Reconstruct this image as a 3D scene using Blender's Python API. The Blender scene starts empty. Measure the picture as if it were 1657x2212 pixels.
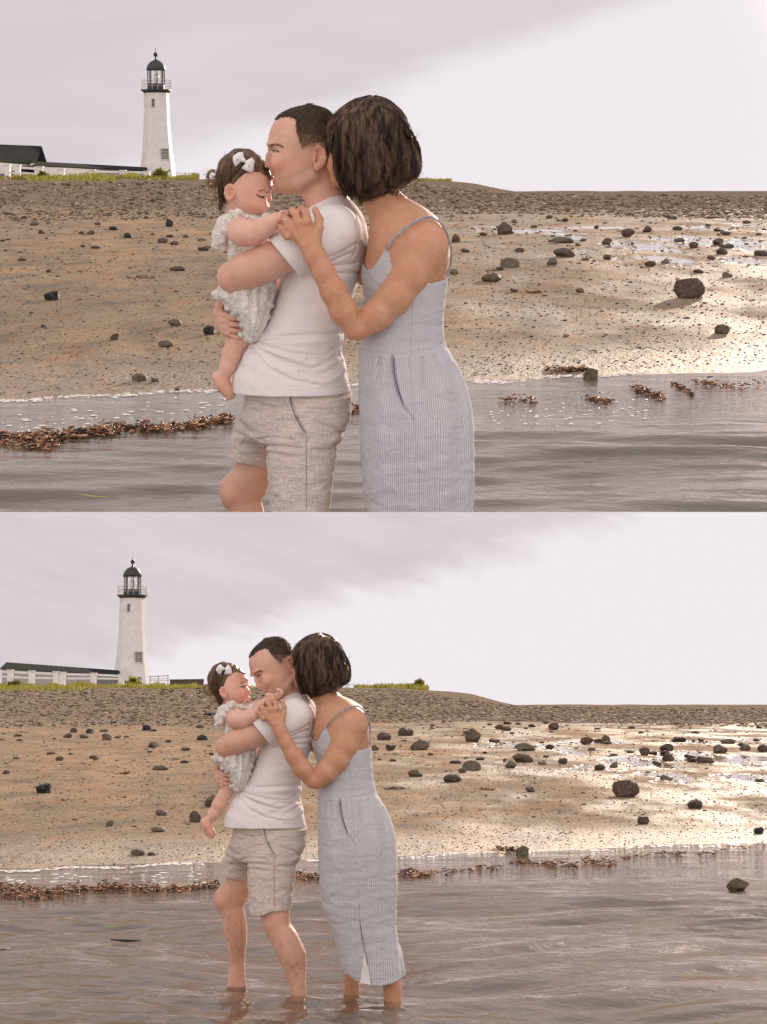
import bpy, bmesh, math, random
import numpy as np
import openvdb
from mathutils import Matrix, Vector
R = math.radians
random.seed(7); rng = np.random.default_rng(11)

# ------------------------------------------------------------------ camera, world, sun
sc = bpy.context.scene
F_P = 4320.0                      # focal length in picture units (picture is 1657 x 2212 of them)
XC, YC = 828.5, 1106.0
PB = math.atan((1520 - YC) / F_P)     # pitch of the view above the lower shore's horizon
PT = -math.atan((YC - 410) / F_P)     # pitch of the view relative to the upper shore's horizon
HB, HT = 1.42, 1.44                   # eye height over the water at either shore
cam_d = bpy.data.cameras.new('camera'); cam = bpy.data.objects.new('camera', cam_d)
sc.collection.objects.link(cam); sc.camera = cam
cam_d.sensor_fit = 'VERTICAL'; cam_d.sensor_height = 36.0; cam_d.lens = 36.0 * F_P / 2212.0
cam_d.clip_start = 0.1; cam_d.clip_end = 60000
cam.location = (0, 0, HB); cam.rotation_euler = (R(90) + PB, 0, 0)
sc.render.resolution_x = 767; sc.render.resolution_y = 1024

SUN_AZ = R(19.0)
SUN_EL = (PB - PT) + R(7.5)
wd = bpy.data.worlds.new('World'); sc.world = wd; wd.use_nodes = True
sun_d = bpy.data.lights.new('sun', 'SUN'); sun = bpy.data.objects.new('sun', sun_d)
sc.collection.objects.link(sun)
sun_d.energy = 5.0; sun_d.angle = R(0.5); sun_d.color = (1.0, 0.82, 0.66)
sdir = Vector((math.sin(SUN_AZ) * math.cos(SUN_EL), math.cos(SUN_AZ) * math.cos(SUN_EL), math.sin(SUN_EL)))
sun.rotation_euler = sdir.to_track_quat('Z', 'Y').to_euler()
sc.view_settings.view_transform = 'Standard'; sc.view_settings.look = 'None'
sc.view_settings.exposure = 0.0; sc.view_settings.gamma = 1.0
try:
    sc.cycles.use_denoising = True
    sc.cycles.max_bounces = 6; sc.cycles.transparent_max_bounces = 8
except Exception: pass

# ------------------------------------------------------------------ node helper
class NT:
    def __init__(s, tree): s.t = tree; s.n = tree.nodes; s.l = tree.links; s.n.clear()
    def node(s, typ, **kw):
        n = s.n.new(typ)
        for k, v in kw.items():
            if k.startswith('_'): setattr(n, k[1:], v)
        for k, v in kw.items():
            if k.startswith('_'): continue
            key = int(k[1:]) if (k[0] == 'i' and k[1:].isdigit()) else k.replace('__', ' ')
            s.set(n, key, v)
        return n
    def set(s, n, key, v):
        sock = n.inputs[key]
        if isinstance(v, bpy.types.NodeSocket): s.l.new(v, sock)
        elif isinstance(v, bpy.types.Node): s.l.new(v.outputs[0], sock)
        else:
            if isinstance(v, (tuple, list)) and len(v) == 3 and sock.type == 'RGBA': v = (*v, 1)
            sock.default_value = v
    def obj(s): return s.node('ShaderNodeTexCoord').outputs['Object']
    def mapping(s, vec, scale=(1, 1, 1), rot=(0, 0, 0), loc=(0, 0, 0)):
        return s.node('ShaderNodeMapping', Vector=vec, Scale=scale, Rotation=rot, Location=loc).outputs[0]
    def noise(s, vec, scale, detail=4, rough=0.55, dist=0.0):
        n = s.node('ShaderNodeTexNoise', Vector=vec, Scale=scale, Detail=detail, Roughness=rough, Distortion=dist)
        return n.outputs['Fac']
    def vor(s, vec, scale, feature='F1'):
        return s.node('ShaderNodeTexVoronoi', _feature=feature, Vector=vec, Scale=scale).outputs[0]
    def math(s, op, a, b=0.0, c=None, clamp=False):
        n = s.node('ShaderNodeMath', _operation=op, _use_clamp=clamp, i0=a, i1=b)
        if c is not None: s.set(n, 2, c)
        return n.outputs[0]
    def ramp(s, fac, stops, interp='LINEAR'):
        n = s.node('ShaderNodeValToRGB', Fac=fac); cr = n.color_ramp; cr.interpolation = interp
        while len(cr.elements) < len(stops): cr.elements.new(0.5)
        for e, (p, c) in zip(cr.elements, stops):
            e.position = p; e.color = (*c, 1) if len(c) == 3 else c
        return n.outputs[0]
    def rng(s, v, a, b, c=0.0, d=1.0, smooth=False):
        return s.node('ShaderNodeMapRange', _interpolation_type='SMOOTHSTEP' if smooth else 'LINEAR', i0=v, i1=a, i2=b, i3=c, i4=d).outputs[0]
    def mix(s, fac, a, b, mode='MIX'):
        n = s.node('ShaderNodeMix', _data_type='RGBA', _blend_type=mode)
        s.set(n, 0, fac); s.set(n, 6, a); s.set(n, 7, b); return n.outputs[2]
    def bump(s, h, dist, strength=1.0, normal=None):
        n = s.node('ShaderNodeBump', Height=h, Distance=dist, Strength=strength)
        if normal is not None: s.set(n, 'Normal', normal)
        return n.outputs[0]
    def sep(s, v): return s.node('ShaderNodeSeparateXYZ', i0=v).outputs
    def pbsdf(s, **kw): return s.node('ShaderNodeBsdfPrincipled', **kw)
    def out(s, sh): s.node('ShaderNodeOutputMaterial', Surface=sh)

MATS = {}
def mat(name, fn, S=1.0):
    key = (name, S)
    if key not in MATS:
        m = bpy.data.materials.new(name); m.use_nodes = True
        fn(NT(m.node_tree), S); MATS[key] = m
    return MATS[key]

def plain(col, rough=0.6, nscale=8.0, var=0.15, bump=0.0, spec=0.4):
    def f(t, S):
        o = t.obj(); n = t.noise(o, nscale, 5)
        c = t.ramp(n, [(0.25, tuple(x * (1 - var) for x in col)), (0.75, tuple(min(1, x * (1 + var)) for x in col))])
        k = {}
        if bump: k['Normal'] = t.bump(n, bump * S)
        t.out(t.pbsdf(Base__Color=c, Roughness=rough, Specular__IOR__Level=spec, **k))
    return f

# ------------------------------------------------------------------ sky
SKY_BRIGHT = (0.880, 0.822, 0.856); SKY_GREY = (0.700, 0.640, 0.655)
def sky_mix(t, s_val, vec, grey=SKY_GREY, scl=1.0):
    n1 = t.noise(t.mapping(vec, (3 * scl, 3 * scl, 9 * scl)), 2.0, 5, 0.6, 0.4)
    n2 = t.noise(t.mapping(vec, (1.5 * scl, 1.5 * scl, 6 * scl), (0, R(18), 0)), 3.0, 4, 0.5)
    s2 = t.math('ADD', s_val, t.math('MULTIPLY', t.math('SUBTRACT', n1, 0.5), 0.030))
    fac = t.rng(s2, -0.012, 0.010, 0.0, 1.0, True)
    g = t.mix(t.rng(n2, 0.3, 0.7), tuple(x * 0.95 for x in grey), tuple(x * 1.06 for x in grey))
    return t.mix(fac, g, SKY_BRIGHT)
t = NT(wd.node_tree)
gen = t.node('ShaderNodeTexCoord').outputs['Generated']
sx, sy, sz = t.sep(gen)
sval = t.math('SUBTRACT', t.math('ADD', t.math('MULTIPLY', sy, 0.3156), t.math('MULTIPLY', sx, 0.34)), sz)
veil = sky_mix(t, sval, gen, scl=2.2)
# the veil thins towards the zenith, where the blue sky shows more
high = t.rng(sz, 0.35, 0.95, 0.0, 1.0, True)
veil = t.mix(high, veil, (0.62, 0.62, 0.68))
back = t.rng(sy, 0.3, -0.5, 0.0, 1.0, True)
veil = t.mix(back, veil, (1.28, 1.15, 1.10))  # added warm brightness behind the camera, fill light for the figures
# thin bright haze round the sun, just outside the right edge of the view
dt = t.node('ShaderNodeVectorMath', _operation='DOT_PRODUCT', i0=gen, i1=tuple(sdir)).outputs['Value']
glow = t.math('POWER', t.rng(dt, math.cos(R(9.5)), 1.0), 3.5)
veil = t.mix(t.math('MULTIPLY', glow, 1.0), veil, (6.0, 5.1, 4.5))
sky = t.node('ShaderNodeTexSky', _sky_type='NISHITA')
sky.sun_disc = False; sky.sun_elevation = SUN_EL; sky.sun_rotation = SUN_AZ
b1 = t.node('ShaderNodeBackground', Color=sky, Strength=0.05)
b2 = t.node('ShaderNodeBackground', Color=veil, Strength=1.0)
mx = t.node('ShaderNodeMixShader', i0=0.97, i1=b1, i2=b2)
t.node('ShaderNodeOutputWorld', Surface=mx)

# ------------------------------------------------------------------ the two shores
class Shore: pass
LOW = Shore(); LOW.S = 1.0; LOW.h = HB; LOW.p = PB; LOW.ysh = 19.0; LOW.M = Matrix.Identity(4); LOW.hill = 1.7; LOW.seed = 1
UP = Shore(); UP.S = 80.0; UP.h = HT; UP.p = PT; UP.ysh = 15.0; UP.hill = 1.25; UP.seed = 2
UP.M = Matrix.LocRotScale(Vector((0, 0, HB)), Matrix.Rotation(PB - PT, 3, 'X').to_quaternion(), Vector((80.0,) * 3)) @ Matrix.Translation((0, 0, -HT))

def ray(X, Y, W):
    cx, cz = (X - XC) / F_P, -(Y - YC) / F_P
    c, s = math.cos(W.p), math.sin(W.p)
    return cx, c - s * cz, s + c * cz
def at(X, Y, W, d):
    a, b, c = ray(X, Y, W); k = d / b
    return Vector((a * k, d, W.h + c * k))

_T = rng.random((64, 64, 64))
def vnoise(x, y, z=0.0):
    x, y, z = np.broadcast_arrays(np.asarray(x, float), np.asarray(y, float), np.asarray(z, float))
    xi, yi, zi = np.floor(x).astype(int), np.floor(y).astype(int), np.floor(z).astype(int)
    fx, fy, fz = x - xi, y - yi, z - zi
    fx, fy, fz = [f * f * (3 - 2 * f) for f in (fx, fy, fz)]
    r = 0
    for dx in (0, 1):
        for dy in (0, 1):
            for dz in (0, 1):
                w = (fx if dx else 1 - fx) * (fy if dy else 1 - fy) * (fz if dz else 1 - fz)
                r = r + w * _T[(xi + dx) & 63, (yi + dy) & 63, (zi + dz) & 63]
    return r - 0.5
def sstep(a, b, x):
    q = np.clip((x - a) / (b - a), 0, 1); return q * q * (3 - 2 * q)

def ground_z(x, y, W):
    s = y - (W.ysh + 0.45 * np.clip(x, -12, 12)) + 0.5 * vnoise(x * 0.7 + 5 * W.seed, y * 0.0)
    z = np.where(s > 0, 1.06 * (1 - np.exp(-np.maximum(s, 0) / 42)), 0.020 * s)
    z = np.maximum(z, -1.2)
    q = y / 200.0
    hs = np.interp(x / np.maximum(q, 0.05), [-200, 2.5, 4.5, 6.5, 9.0, 11.5, 13.0, 200], [1, 1, .95, .82, .6, .22, 0.02, 0])
    z = z + W.hill * hs * sstep(62, 195, y)
    z = z + 0.25 * (vnoise(x * 0.25, y * 0.05 + 9) + .5) * sstep(90, 190, y)
    z = z + 0.03 * vnoise(x * 0.5, y * 0.25, 3) * sstep(0, 4, s) + 0.010 * vnoise(x * 2.2, y * 1.1, 7) * sstep(0, 2, s)
    z = z - 4.0 * sstep(290, 420, y)
    return z
def ground_hit(X, Y, W):
    a, b, c = ray(X, Y, W)
    ys = np.concatenate([np.arange(5, 60, 0.05), np.arange(60, 280, 0.25)])
    z = W.h + c / b * ys
    g = ground_z(a / b * ys, ys, W)
    i = np.argmax(z < g)
    if not (z < g).any(): return None
    return Vector((a / b * ys[i], ys[i], g[i]))

# ------------------------------------------------------------------ object helpers
def link(o): sc.collection.objects.link(o)
def mesh_np(name, V, Fq, m, smooth=True, attrs=None):
    me = bpy.data.meshes.new(name)
    V = np.asarray(V, np.float32); Fq = np.asarray(Fq, np.int32)
    k = Fq.shape[1]
    me.vertices.add(len(V)); me.vertices.foreach_set('co', V.ravel())
    me.loops.add(Fq.size); me.loops.foreach_set('vertex_index', Fq.ravel())
    me.polygons.add(len(Fq)); me.polygons.foreach_set('loop_start', np.arange(0, Fq.size, k, dtype=np.int32))
    me.polygons.foreach_set('loop_total', np.full(len(Fq), k, np.int32))
    me.polygons.foreach_set('use_smooth', np.full(len(Fq), smooth))
    me.update(calc_edges=True)
    if attrs:
        for an, av in attrs.items():
            at_ = me.attributes.new(an, 'FLOAT_COLOR', 'POINT')
            at_.data.foreach_set('color', np.concatenate([av, np.ones((len(av), 1))], 1).astype(np.float32).ravel())
    if m: me.materials.append(m)
    return me
def obj(name, me, parent=None, W=None, loc=None):
    o = bpy.data.objects.new(name, me); link(o)
    if parent is not None: o.parent = parent
    elif W is not None:
        o.matrix_world = W.M @ (Matrix.Translation(loc) if loc is not None else Matrix.Identity(4))
    return o
def tag(o, label=None, cat=None, group=None, kind=None):
    if label: o['label'] = label
    if cat: o['category'] = cat
    if group: o['group'] = group
    if kind: o['kind'] = kind
    return o
def thing(name, label, cat, W, loc, group=None, rotz=0.0):
    o = bpy.data.objects.new(name, None); link(o); o.empty_display_size = 0.1
    o.matrix_world = W.M @ Matrix.Translation(loc) @ Matrix.Rotation(rotz, 4, 'Z')
    return tag(o, label, cat, group)

class MB:
    """collects simple solids in one mesh"""
    def __init__(s): s.v = []; s.f = []
    def add(s, v, f):
        n = len(s.v); s.v += [tuple(p) for p in v]; s.f += [tuple(i + n for i in q) for q in f]
    def box(s, c, d, rotz=0.0):
        cx, cy, cz = c; ca, sa = math.cos(rotz), math.sin(rotz)
        v = []
        for z in (-1, 1):
            for x, y in ((-1, -1), (1, -1), (1, 1), (-1, 1)):
                px, py = x * d[0] / 2, y * d[1] / 2
                v.append((cx + px * ca - py * sa, cy + px * sa + py * ca, cz + z * d[2] / 2))
        s.add(v, [(3, 2, 1, 0), (4, 5, 6, 7), (0, 1, 5, 4), (1, 2, 6, 5), (2, 3, 7, 6), (3, 0, 4, 7)])
    def rings(s, rings, caps=True):
        n = len(rings[0]); base = len(s.v)
        for r in rings: s.v += [tuple(p) for p in r]
        for i in range(len(rings) - 1):
            for j in range(n):
                a = base + i * n + j; b = base + i * n + (j + 1) % n
                s.f.append((a, b, b + n, a + n))
        if caps:
            s.f.append(tuple(base + j for j in range(n))[::-1])
            s.f.append(tuple(base + (len(rings) - 1) * n + j for j in range(n)))
    def lathe(s, prof, n=8, rot=0.0, c=(0, 0, 0), caps=True):
        s.rings([[(c[0] + r * math.cos(rot + 2 * math.pi * j / n), c[1] + r * math.sin(rot + 2 * math.pi * j / n), c[2] + z) for j in range(n)] for r, z in prof], caps)
    def tube(s, pts, r, n=6):
        pts = [Vector(p) for p in pts]; rr = r if isinstance(r, (list, tuple)) else [r] * len(pts)
        rings = []
        for i, p in enumerate(pts):
            d = (pts[min(i + 1, len(pts) - 1)] - pts[max(i - 1, 0)]).normalized()
            a = d.orthogonal().normalized()
            if i and rings: a = (pa - d * pa.dot(d)).normalized()
            pa = a; b = d.cross(a)
            rings.append([p + (a * math.cos(2 * math.pi * j / n) + b * math.sin(2 * math.pi * j / n)) * rr[i] for j in range(n)])
        s.rings(rings)
    def prism(s, front, back):
        n = len(front)
        s.add(list(front) + list(back), [tuple(range(n))[::-1], tuple(range(n, 2 * n))] + [(j, (j + 1) % n, (j + 1) % n + n, j + n) for j in range(n)])
    def mesh(s, name, m, smooth=False):
        me = bpy.data.meshes.new(name); me.from_pydata(s.v, [], s.f); me.update()
        bm = bmesh.new(); bm.from_mesh(me); bmesh.ops.recalc_face_normals(bm, faces=bm.faces); bm.to_mesh(me); bm.free()
        if smooth:
            me.polygons.foreach_set('use_smooth', np.full(len(me.polygons), True))
        me.materials.append(m); return me

def tubes_np(paths, radii, nside=3):
    """paths (N,K,3), radii (N,K) -> verts, quads: many strands in one go"""
    N, K, _ = paths.shape
    d = np.gradient(paths, axis=1); d /= np.linalg.norm(d, axis=2, keepdims=True) + 1e-9
    ref = np.tile(np.array([0.31, 0.83, 0.46]), (N, K, 1))
    a = np.cross(d, ref); a /= np.linalg.norm(a, axis=2, keepdims=True) + 1e-9
    b = np.cross(d, a)
    ang = np.arange(nside) * 2 * np.pi / nside
    V = paths[:, :, None, :] + radii[:, :, None, None] * (a[:, :, None, :] * np.cos(ang)[None, None, :, None] + b[:, :, None, :] * np.sin(ang)[None, None, :, None])
    idx = np.arange(N * K * nside).reshape(N, K, nside)
    q = np.stack([idx[:, :-1, :], np.roll(idx, -1, 2)[:, :-1, :], np.roll(idx, -1, 2)[:, 1:, :], idx[:, 1:, :]], -1).reshape(-1, 4)
    return V.reshape(-1, 3), q

# ------------------------------------------------------------------ materials of the shore
def m_sand(t, S):
    o = t.obj(); x, y, z = t.sep(o)
    n1 = t.noise(t.mapping(o, (0.25, 0.07, 0.3)), 1.0, 5, 0.6)
    n2 = t.noise(t.mapping(o, (1.6, 0.7, 1)), 1.0, 6, 0.7)
    n3 = t.noise(t.mapping(o, (1, 0.45, 1)), 22.0, 5, 0.8)
    c = t.ramp(n1, [(0.30, (0.275, 0.212, 0.155)), (0.5, (0.365, 0.265, 0.180)), (0.68, (0.46, 0.305, 0.190))])
    c = t.mix(t.rng(n2, 0.42, 0.68), c, (0.20, 0.165, 0.125))
    c = t.mix(t.rng(n3, 0.53, 0.64, 0, 0.75), c, (0.07, 0.06, 0.048))
    c = t.mix(t.rng(n3, 0.36, 0.28, 0, 0.6), c, (0.55, 0.43, 0.32))
    # rusty weed stains farther up
    c = t.mix(t.math('MULTIPLY', t.rng(t.noise(t.mapping(o, (0.8, 0.25, 1)), 2.0, 5, 0.7), 0.55, 0.66), 0.35), c, (0.42, 0.19, 0.08))
    # grey shingle above the sand
    far = t.rng(t.math('ADD', y, t.math('MULTIPLY', t.math('SUBTRACT', t.noise(t.mapping(o, (0.5, 0.08, 1)), 1.0, 4, 0.7), 0.5), 45.0)), 58, 84, 0, 1, True)
    c = t.mix(far, c, t.ramp(t.noise(t.mapping(o, (1, 0.3, 1)), 3.0, 6, 0.8), [(0.35, (0.13, 0.10, 0.072)), (0.65, (0.33, 0.255, 0.185))]))
    # under water: dark silt
    uw = t.rng(z, 0.005, -0.03, 0, 1, True)
    c = t.mix(uw, c, t.mix(n2, (0.16, 0.125, 0.09), (0.08, 0.065, 0.048)))
    # standing puddles towards the right
    pn = t.noise(t.mapping(o, (0.35, 0.12, 0)), 1.6, 5, 0.6)
    reg = t.math('MULTIPLY', t.rng(x, 0.3, 2.2), t.math('MULTIPLY', t.rng(y, 24, 30), t.rng(y, 62, 50)))
    pud = t.rng(t.math('MULTIPLY', pn, reg), 0.515, 0.565, 0, 1, True)
    damp = t.rng(t.math('MULTIPLY', t.noise(t.mapping(o, (0.5, 0.2, 0)), 1.3, 4, 0.6), t.rng(x, -4.0, 2.5, 0.55, 1.15)), 0.42, 0.68, 0.0, 1.0, True)
    shorewet = t.rng(z, 0.10, 0.02, 0, 1, True)
    damp = t.math('MAXIMUM', damp, shorewet)
    rough = t.rng(damp, 0, 1, 1.0, 0.5)
    rough = t.math('MULTIPLY', rough, t.rng(pud, 0, 1, 1.0, 0.12))
    c = t.mix(t.math('MULTIPLY', damp, 0.12), c, (0.10, 0.08, 0.06))
    h = t.math('ADD', t.math('MULTIPLY', n3, 0.6), t.math('MULTIPLY', t.noise(t.mapping(o, (1, 0.5, 1)), 7.0, 5, 0.7), 1.2))
    h = t.math('MULTIPLY', h, t.rng(pud, 0, 1, 1.0, 0.02))
    nb = t.bump(h, 0.035 * S, 0.9)
    t.out(t.pbsdf(Base__Color=c, Roughness=rough, Normal=nb, Specular__IOR__Level=t.math('ADD', t.math('MULTIPLY', t.rng(damp, 0, 1, 0.01, 0.13), t.rng(y, 60, 75, 1, 0)), t.math('MULTIPLY', pud, 0.35))))
def m_stone(base, warm):
    def f(t, S):
        o = t.obj(); r = t.node('ShaderNodeObjectInfo').outputs['Random']
        n = t.noise(o, 4.0, 6, 0.7); n2 = t.noise(o, 22.0, 3, 0.6)
        c = t.mix(r, base, warm)
        c = t.mix(t.rng(n, 0.35, 0.7), t.mix(0.45, c, (0.03, 0.028, 0.024)), c)
        c = t.mix(t.rng(n2, 0.58, 0.7, 0, 0.5), c, (0.30, 0.26, 0.21))
        t.out(t.pbsdf(Base__Color=c, Specular__IOR__Level=0.3, Roughness=t.rng(n, 0.3, 0.7, 0.55, 0.85), Normal=t.bump(t.math('ADD', n, t.math('MULTIPLY', n2, 0.4)), 0.25 * S, 0.6)))
    return f
def m_pebble(t, S):
    n = t.node('ShaderNodeAttribute', _attribute_name='tone').outputs[0]
    t.out(t.pbsdf(Base__Color=n, Roughness=0.85, Specular__IOR__Level=0.15))
def m_water(t, S):
    o = t.obj()
    n = t.noise(t.mapping(o, (3.5, 5.0, 1)), 2.0, 4, 0.55, 0.6)
    n2 = t.noise(t.mapping(o, (1.2, 2.5, 1)), 1.2, 3, 0.5, 0.5)
    x, y, z = t.sep(o)
    n3 = t.noise(t.mapping(o, (8, 13, 1)), 2.0, 3, 0.5, 0.4)
    nb = t.bump(t.math('ADD', t.math('ADD', t.math('MULTIPLY', n, 0.5), n2), t.math('MULTIPLY', n3, 0.22)), 0.022 * S, 0.6)
    fr = t.node('ShaderNodeFresnel', IOR=1.75, Normal=nb)
    murk = t.node('ShaderNodeBsdfDiffuse', Color=(0.170, 0.125, 0.088), Normal=nb)
    tr = t.node('ShaderNodeBsdfTransparent', Color=(0.84, 0.74, 0.60))
    body = t.node('ShaderNodeMixShader', i0=0.42, i1=murk, i2=tr)
    gl = t.node('ShaderNodeBsdfGlossy', Color=(1.0, 0.945, 0.90), Roughness=0.03, Normal=nb)
    t.out(t.node('ShaderNodeMixShader', i0=fr, i1=body, i2=gl))
def m_kelp(t, S):
    o = t.obj(); n = t.noise(o, 9.0, 4, 0.6)
    c = t.node('ShaderNodeAttribute', _attribute_name='tone').outputs[0]
    t.out(t.node('ShaderNodeMixShader', i0=0.25, i1=t.pbsdf(Base__Color=c, Roughness=0.4), i2=t.node('ShaderNodeBsdfTranslucent', Color=c)))
def m_foam(t, S): t.out(t.pbsdf(Base__Color=(0.82, 0.78, 0.76), Roughness=0.4))
def m_grass(t, S):
    o = t.obj(); n = t.noise(o, 0.9, 4, 0.7)
    c = t.ramp(n, [(0.30, (0.08, 0.09, 0.02)), (0.5, (0.26, 0.25, 0.06)), (0.72, (0.48, 0.40, 0.13))])
    d = t.node('ShaderNodeBsdfDiffuse', Color=c); tl = t.node('ShaderNodeBsdfTranslucent', Color=c)
    t.out(t.node('ShaderNodeMixShader', i0=0.45, i1=d, i2=tl))
def m_backdrop(t, S):
    o = t.obj(); x, y, z = t.sep(o)
    s = t.math('SUBTRACT', t.math('ADD', 0.0580 * 450 + HB, t.math('MULTIPLY', x, 0.31)), z)
    s = t.math('DIVIDE', s, 450.0)
    vec = t.mapping(o, (1 / 110, 1 / 110, 1 / 110), (0, R(-17), 0))
    n3 = t.noise(t.mapping(vec, (1, 1, 4)), 3.0, 5, 0.65, 0.5)
    s = t.math('ADD', s, t.math('MULTIPLY', t.math('SUBTRACT', n3, 0.5), 0.012))
    c = sky_mix(t, s, vec, (0.690, 0.625, 0.635), 1.0)
    t.out(t.node('ShaderNodeEmission', Color=c, Strength=1.0))

# ------------------------------------------------------------------ sky wall closing the lower shore
zt = HB + 450 * math.tan(PB)
me = mesh_np('sky', [(-420, 450, -30), (420, 450, -30), (420, 450, zt), (-420, 450, zt)], [(0, 1, 2, 3)], mat('low_sky', m_backdrop))
tag(obj('sky', me), kind='structure')

# ------------------------------------------------------------------ ground and water
def make_ground(W, y0, y1):
    ys = np.concatenate([np.arange(y0, 60, 0.09 if W is LOW else 0.09), np.geomspace(60, y1, 340)])
    q = np.linspace(-1, 1, 520); q = q * 0.35 + q ** 3 * 0.65
    Yg, Q = np.meshgrid(ys, q, indexing='ij')
    X = Q * (9 + Yg * 0.62)
    Z = ground_z(X, Yg, W)
    V = np.stack([X, Yg, Z], -1).reshape(-1, 3)
    n, m = Yg.shape; i = np.arange(n * m).reshape(n, m)
    Fq = np.stack([i[:-1, :-1], i[:-1, 1:], i[1:, 1:], i[1:, :-1]], -1).reshape(-1, 4)
    me = mesh_np('beach', V, Fq, mat('beach_sand', m_sand, W.S))
    tag(obj('beach', me, None, W), kind='structure')
make_ground(LOW, 1.0, 446); make_ground(UP, 5.75, 420)

def wave_z(x, y, W, calm=True):
    r = random.Random(5 + W.seed); z = 0 * x
    wx = x + 0.5 * vnoise(x * 0.8, y * 0.5, 11 + W.seed); wy = y + 0.9 * vnoise(x * 0.55, y * 0.4, 4 + W.seed)
    for k in range(13):
        lam = 0.21 * 1.235 ** k * (0.9 + 0.2 * r.random()); a = r.gauss(0.10 if W is LOW else -0.04, 0.42)
        kx, ky = math.sin(a), math.cos(a); slope = (0.018 if k < 3 else 0.030) * (0.8 + 0.5 * r.random()) * (1.0 if k < 9 else 0.55)
        env = 0.55 + 1.1 * (vnoise(x * 0.5 + k * 3.1, y * 0.33 + k, k) + 0.5)
        ph = (kx * wx + ky * wy) * 2 * math.pi / lam + r.random() * 6.28
        z = z + env * slope * lam / (2 * math.pi) * (np.sin(ph) + 0.25 * np.sin(2 * ph + 1))
    wr = wrack_y(x, W)
    return z * (0.05 + 0.95 * sstep(0.3, -1.8, y - wr)) * (1.5 if W is LOW else 1.45)
def wrack_y(x, W):
    if W is LOW: return 15.9 + 0.36 * x + 0.35 * np.sin(x * 0.9 + 1) + 0.25 * vnoise(x * 1.3, 2.2, 1)
    return 12.5 + 0.33 * x + 0.25 * np.sin(x * 1.1 + 2) + 0.2 * vnoise(x * 1.3, 5.2, 1)
def make_water(W, y0, y1, dx):
    ys = np.arange(y0, y1, dx); xs = np.concatenate([np.arange(-14, -5, 0.12), np.arange(-5, 5, dx), np.arange(5, 14, 0.12)])
    Yg, X = np.meshgrid(ys, xs, indexing='ij'); Z = wave_z(X, Yg, W)
    # small rings where legs pierce the surface
    for (cx, cy, ph) in W.rings:
        d = np.hypot(X - cx, Yg - cy)
        Z = Z + 0.0055 * np.sin(d * 2 * math.pi / 0.10 + ph) * np.exp(-d / 0.22) * sstep(0.03, 0.1, d)
    V = np.stack([X, Yg, Z], -1).reshape(-1, 3); n, m = Yg.shape; i = np.arange(n * m).reshape(n, m)
    Fq = np.stack([i[:-1, :-1], i[:-1, 1:], i[1:, 1:], i[1:, :-1]], -1).reshape(-1, 4)
    me = mesh_np('water', V, Fq, mat('shallow_water', m_water, W.S))
    tag(obj('water', me, None, W), kind='structure')
LOW.rings = [(-.375, 9.5, 0), (-.62, 9.9, 1), (-0.03, 9.3, 2)]; UP.rings = []
make_water(LOW, 3.0, 27.0, 0.028); make_water(UP, 5.8, 23.0, 0.028)

# ------------------------------------------------------------------ stones
def rock_mesh(name, seed, sub, dims, cuts, rough, m, smooth=False, flat_base=True):
    r = np.random.default_rng(seed)
    bm = bmesh.new(); bmesh.ops.create_icosphere(bm, subdivisions=sub, radius=1.0)
    V = np.array([v.co for v in bm.verts]); 
    for _ in range(cuts):
        n = r.normal(size=3); n /= np.linalg.norm(n); d = r.uniform(0.52, 0.86)
        V = V - np.maximum(0, V @ n - d)[:, None] * n * 0.93
    V *= (1 + rough * vnoise(V[:, 0] * 2 + seed, V[:, 1] * 2, V[:, 2] * 2) + rough * 0.5 * vnoise(V[:, 0] * 6, V[:, 1] * 6 + seed, V[:, 2] * 6))[:, None]
    V -= (V.max(0) + V.min(0)) / 2; V /= (V.max(0) - V.min(0))
    V[:, 2] += 0.5
    V = V * np.array(dims); V[:, 2] -= 0.20 * dims[2]
    for v, c in zip(bm.verts, V): v.co = c
    me = bpy.data.meshes.new(name); bm.to_mesh(me); bm.free()
    me.polygons.foreach_set('use_smooth', np.full(len(me.polygons), smooth)); me.materials.append(m); return me
DARK = m_stone((0.085, 0.064, 0.047), (0.18, 0.130, 0.092)); RED = m_stone((0.135, 0.085, 0.065), (0.15, 0.095, 0.072))
TAN = m_stone((0.17, 0.14, 0.10), (0.21, 0.17, 0.12)); BLACK = m_stone((0.022, 0.024, 0.026), (0.035, 0.033, 0.03))
MOSS = m_stone((0.12, 0.098, 0.048), (0.165, 0.128, 0.068))
def rock_at(W, X, Y, w, h, label, m=DARK, seed=None, group=None, cuts=9, asp=0.9, smooth=False, rough=0.14, name='rock'):
    """stone with its foot at picture point (X, Y), w x h picture units"""
    p = ground_hit(X, Y, W)
    if p is None: return
    if p.z < 0:                                   # standing in shallow water
        a, b, c = ray(X, Y, W); k = -W.h / c; p = Vector((a * k, b * k, -0.02))
    u = p.y / F_P; seed = seed if seed is not None else int(X * 7 + Y)
    me = rock_mesh(name, seed, 4 if w > 30 else 3, (w * u, w * u * asp, h * u * 1.28), cuts, rough, mat('stone_' + label[:12], m, W.S), smooth)
    o = obj(name, me, None, W, p + Vector((0, w * u * asp * 0.35, 0)))
    return tag(o, label, 'rock', group)

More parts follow.
